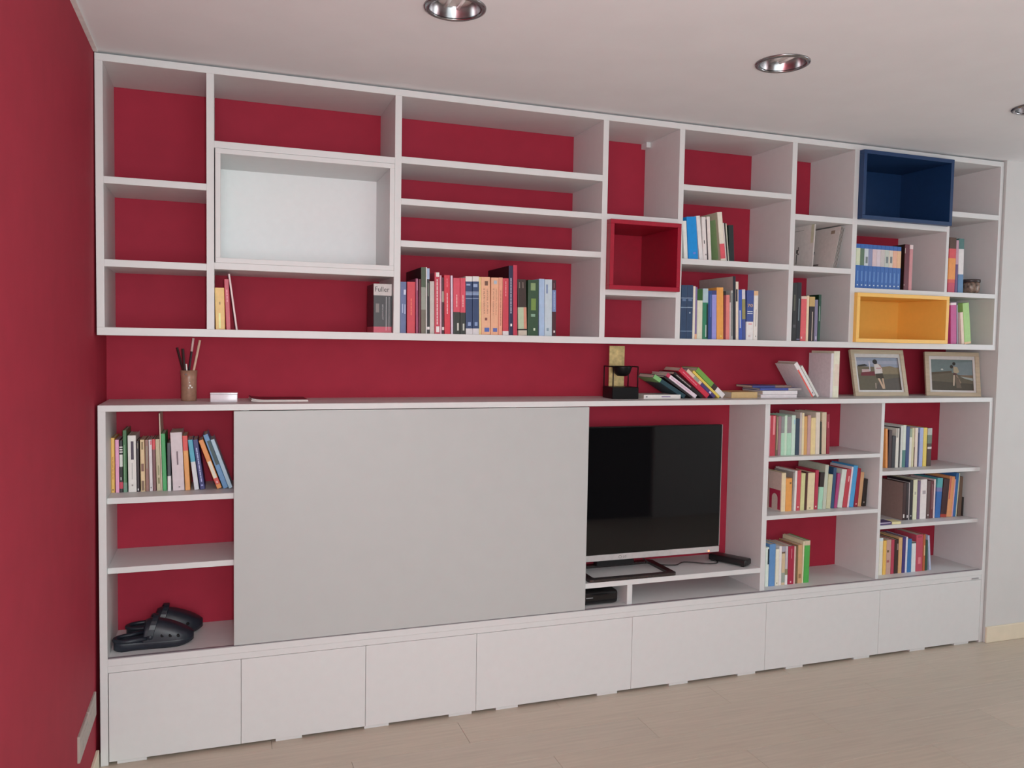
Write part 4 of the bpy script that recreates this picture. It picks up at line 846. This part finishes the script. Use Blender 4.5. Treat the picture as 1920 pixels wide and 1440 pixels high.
r = thing('set_top_box', 'black rounded set-top box in the slot below the television', 'set-top box', (1.905, 0.050, LB))
bm = bmesh.new(); box(bm, 0, 0.250, 0, 0.20, 0.003, 0.066, bev=0.016, seg=4)
for f in bm.faces: f.smooth = True
obj('case', bm, mat('gloss_black', (0.008, 0.008, 0.009), rough=0.15), r)
bm = bmesh.new(); box(bm, 0.085, 0.12, -0.0005, 0.004, 0.036, 0.040); obj('display_strip', bm, ink('7a7a7c'), r)
bm = bmesh.new()
for x in (0.03, 0.22):
    for y_ in (0.03, 0.17): box(bm, x-0.01, x+0.01, y_-0.01, y_+0.01, 0, 0.008)
obj('rubber_feet', bm, BLACK, r)

# ------------------------------------------------------------------ clogs
CLOG = mat('dark_rubber', (0.014, 0.019, 0.030), rough=0.42, var=0.15, scale=50, bump=0.05)
HOLE = mat('clog_hole', (0.003, 0.003, 0.005), rough=0.8)
def clog(loc, yaw, label, mir=1):
    r = thing('clog', label, 'clog', loc, (0, 0, R(yaw)), 'pair of dark clogs')
    L = 0.285
    def half(u):   # half width of the sole at station u (0 heel, 1 toe)
        w_ = 0.036+0.018*math.sin(max(0, min(1, (u-0.25)/0.75))*math.pi*0.78)
        if u < 0.12: w_ *= math.sqrt(max(0.02, 1-((0.12-u)/0.12)**2))
        if u > 0.78: w_ *= math.sqrt(max(0.02, 1-((u-0.78)/0.225)**2))
        return w_
    def cy(u): return mir*0.010*math.sin(u*math.pi)
    us = [0.0, 0.015, 0.05, 0.1, 0.2, 0.3, 0.4, 0.5, 0.6, 0.7, 0.78, 0.85, 0.91, 0.955, 0.985, 1.0]
    bm = bmesh.new(); rings = []
    for u in us:
        w_ = half(u); c = cy(u); zt = 0.034+0.010*max(0, 0.25-u)*2; toe = 0.016*max(0, (u-0.7)/0.3)**2; heel = 0.006*max(0, (0.1-u)/0.1)
        P = [(-w_*0.86, toe+heel), (-w_*1.0, 0.010+toe), (-w_*1.06, zt*0.75), (-w_*1.0, zt), (-w_*0.72, zt), (-w_*0.62, zt-0.010), (w_*0.62, zt-0.010), (w_*0.72, zt), (w_*1.0, zt), (w_*1.06, zt*0.75), (w_*1.0, 0.010+toe), (w_*0.86, toe+heel)]
        rings.append([bm.verts.new((u*L, c+y_, z)) for y_, z in P])
    n = 12
    for A, Bq in zip(rings, rings[1:]):
        for k in range(n): f = bm.faces.new((A[k], A[(k+1) % n], Bq[(k+1) % n], Bq[k])); f.smooth = True
    bm.faces.new(rings[0]); bm.faces.new(rings[-1][::-1])
    obj('sole', bm, CLOG, r)
    # vamp: hollow dome from the throat to the toe
    def top(u):
        t = (u-0.40)/0.60
        return 0.044+0.066*math.cos(min(1, max(0, t))*math.pi/2)**0.9*(1-0.12*max(0, 0.1-t)*10)
    bm = bmesh.new(); rings = []
    st = [0.40, 0.42, 0.46, 0.52, 0.60, 0.68, 0.76, 0.83, 0.89, 0.94, 0.975, 1.0]
    na = 14
    for ins in (0.0, 0.006):
        R_ = []
        for u in st:
            w_ = max(0.004, half(u)*1.03-ins); h_ = max(0.006, top(u)-0.030-ins); c = cy(u); sh = 0.030 if u < 0.45 else 0.0
            row_ = []
            for k in range(na+1):
                a = math.pi*k/na; cs = math.cos(a); sn = math.sin(a)
                back = -0.05*L*(1-sn) if u <= 0.42 else (-0.02*L*(1-sn) if u <= 0.46 else 0)
                row_.append(bm.verts.new((min(u*L+back, L-ins*0.3), c-w_*abs(cs)**0.75*(1 if cs > 0 else -1), 0.030+h_*sn**0.8)))
            R_.append(row_)
        for A, Bq in zip(R_, R_[1:]):
            for k in range(na): f = bm.faces.new((A[k], A[k+1], Bq[k+1], Bq[k])); f.smooth = True
        rings.append(R_)
    for k in range(na): bm.faces.new((rings[0][0][k], rings[0][0][k+1], rings[1][0][k+1], rings[1][0][k]))
    vamp = obj('vamp', bm, CLOG, r)
    # raised heel rim
    bm = bmesh.new(); pts = []
    for k in range(15):
        a = math.pi*(0.5+k/14); pts.append((0.055+0.052*math.cos(a), 0.036*math.sin(a)+cy(0.1), 0.040))
    pts = [(0.118, 0.042+cy(.4), 0.046)]+pts+[(0.118, -0.042+cy(.4), 0.046)]
    tube(bm, pts, 0.0085, 8); obj('heel_rim', bm, CLOG, r)
    # strap folded forward over the instep
    bm = bmesh.new(); P = []
    for k in range(13):
        a = math.pi*k/12; P.append((0.128+0.022*math.sin(a), cy(.45)-0.053*math.cos(a), 0.052+0.066*math.sin(a)**0.8))
    ra = [[bm.verts.new((p[0]+dx, p[1]*(1+dd), p[2]+dz)) for dx, dz, dd in ((-0.010, 0.0, .02), (0.010, -0.002, .02), (0.010, 0.004, .09), (-0.010, 0.006, .09))] for p in P]
    for A, Bq in zip(ra, ra[1:]):
        for k in range(4): bm.faces.new((A[k], A[(k+1) % 4], Bq[(k+1) % 4], Bq[k]))
    bm.faces.new(ra[0]); bm.faces.new(ra[-1][::-1])
    strap = obj('strap', bm, CLOG, r)
    for sgn in (-1, 1):
        bm = bmesh.new(); lathe(bm, [(0, 0.004), (0.009, 0.003), (0.010, 0)], 14); obj('strap_rivet', bm, CLOG, strap, (0.128, cy(.45)+sgn*0.0545, 0.050), (R(-90*sgn), 0, 0))
    # vent holes along the front side of the toe
    for u, zz in ((0.60, 0.052), (0.70, 0.050), (0.80, 0.047)):
        w_ = half(u)*1.03
        bm = bmesh.new(); lathe(bm, [(0, 0.0012), (0.0065, 0.001), (0.0065, -0.002)], 12)
        obj('vent_hole', bm, HOLE, vamp, (u*L, cy(u)-w_*0.965, zz), (R(68), 0, R(8 if u < .75 else 25)), label='dark vent hole')
    return r
clog((0.036, 0.088, LB+0.0003), 4, 'dark navy rubber clog nearest the front, on the bottom left shelf', 1)
clog((0.066, 0.236, LB+0.0003), 2, 'dark navy rubber clog behind the other one, near the red wall', -1)

# ------------------------------------------------------------------ downlights and wall plates
GL = mat('frosted_lens', (0.62, 0.59, 0.57), rough=0.2, var=0.05)
names = ['round chrome ceiling downlight, leftmost, cut by the photo top edge', 'round chrome ceiling downlight in the middle of the ceiling', 'round chrome ceiling downlight at the right edge']
for (x, y), lab in zip(DL, names):
    r = thing('downlight', lab, 'ceiling light', (x, y, CZ), (0, 0, 0), 'recessed ceiling downlights')
    bm = bmesh.new(); lathe(bm, [(0.080, 0.0), (0.078, -0.005), (0.086, -0.008), (0.095, -0.004), (0.096, 0.0)], 40, closed=True); obj('trim_ring', bm, mat('dull_chrome', (0.36, 0.35, 0.36), rough=0.2, metal=1.0, var=0.02), r)
    bm = bmesh.new(); lathe(bm, [(0.0805, -0.003), (0.076, 0.020), (0.064, 0.050), (0.048, 0.075), (0.046, 0.078), (0.066, 0.052), (0.079, 0.020), (0.0815, 0.001)], 40); obj('reflector', bm, mat('satin_reflector', (0.48, 0.47, 0.48), rough=0.22, metal=1.0, var=0.02), r)
    bm = bmesh.new(); lathe(bm, [(0, 0.016), (0.030, 0.017), (0.052, 0.022), (0.060, 0.030), (0.060, 0.052), (0, 0.052)], 32); obj('lens', bm, GL, r)
    for sx in (-0.020, 0.020):
        bm = bmesh.new(); tube(bm, [(sx, -0.040, 0.016), (sx, 0.040, 0.016)], 0.006, 10); obj('lamp_tube', bm, mat('lamp_glass', (0.75, 0.75, 0.74), rough=0.15), r)
PLT = mat('grey_plate', (0.42, 0.36, 0.32), rough=0.4)
for (y0, y1), lab in zip(((-0.405, -0.226), (-0.219, -0.040)), ('grey wall socket plate on the left red wall, nearer the camera', 'grey wall socket plate on the left red wall, nearer the bookcase')):
    r = thing('socket_plate', lab, 'socket', (-0.0145, (y0+y1)/2, 0.261), (0, 0, 0), 'wall sockets on the left wall')
    hw = (y1-y0)/2
    bm = bmesh.new(); box(bm, -0.002, 0.0075, -hw, hw, -0.044, 0.044, bev=0.002); obj('plate', bm, PLT, r)
    for q in (-1, 0, 1):
        bm = bmesh.new(); box(bm, 0.0068, 0.0085, q*0.05-0.021, q*0.05+0.021, -0.024, 0.024, bev=0.0008); obj('module', bm, PLT, r)
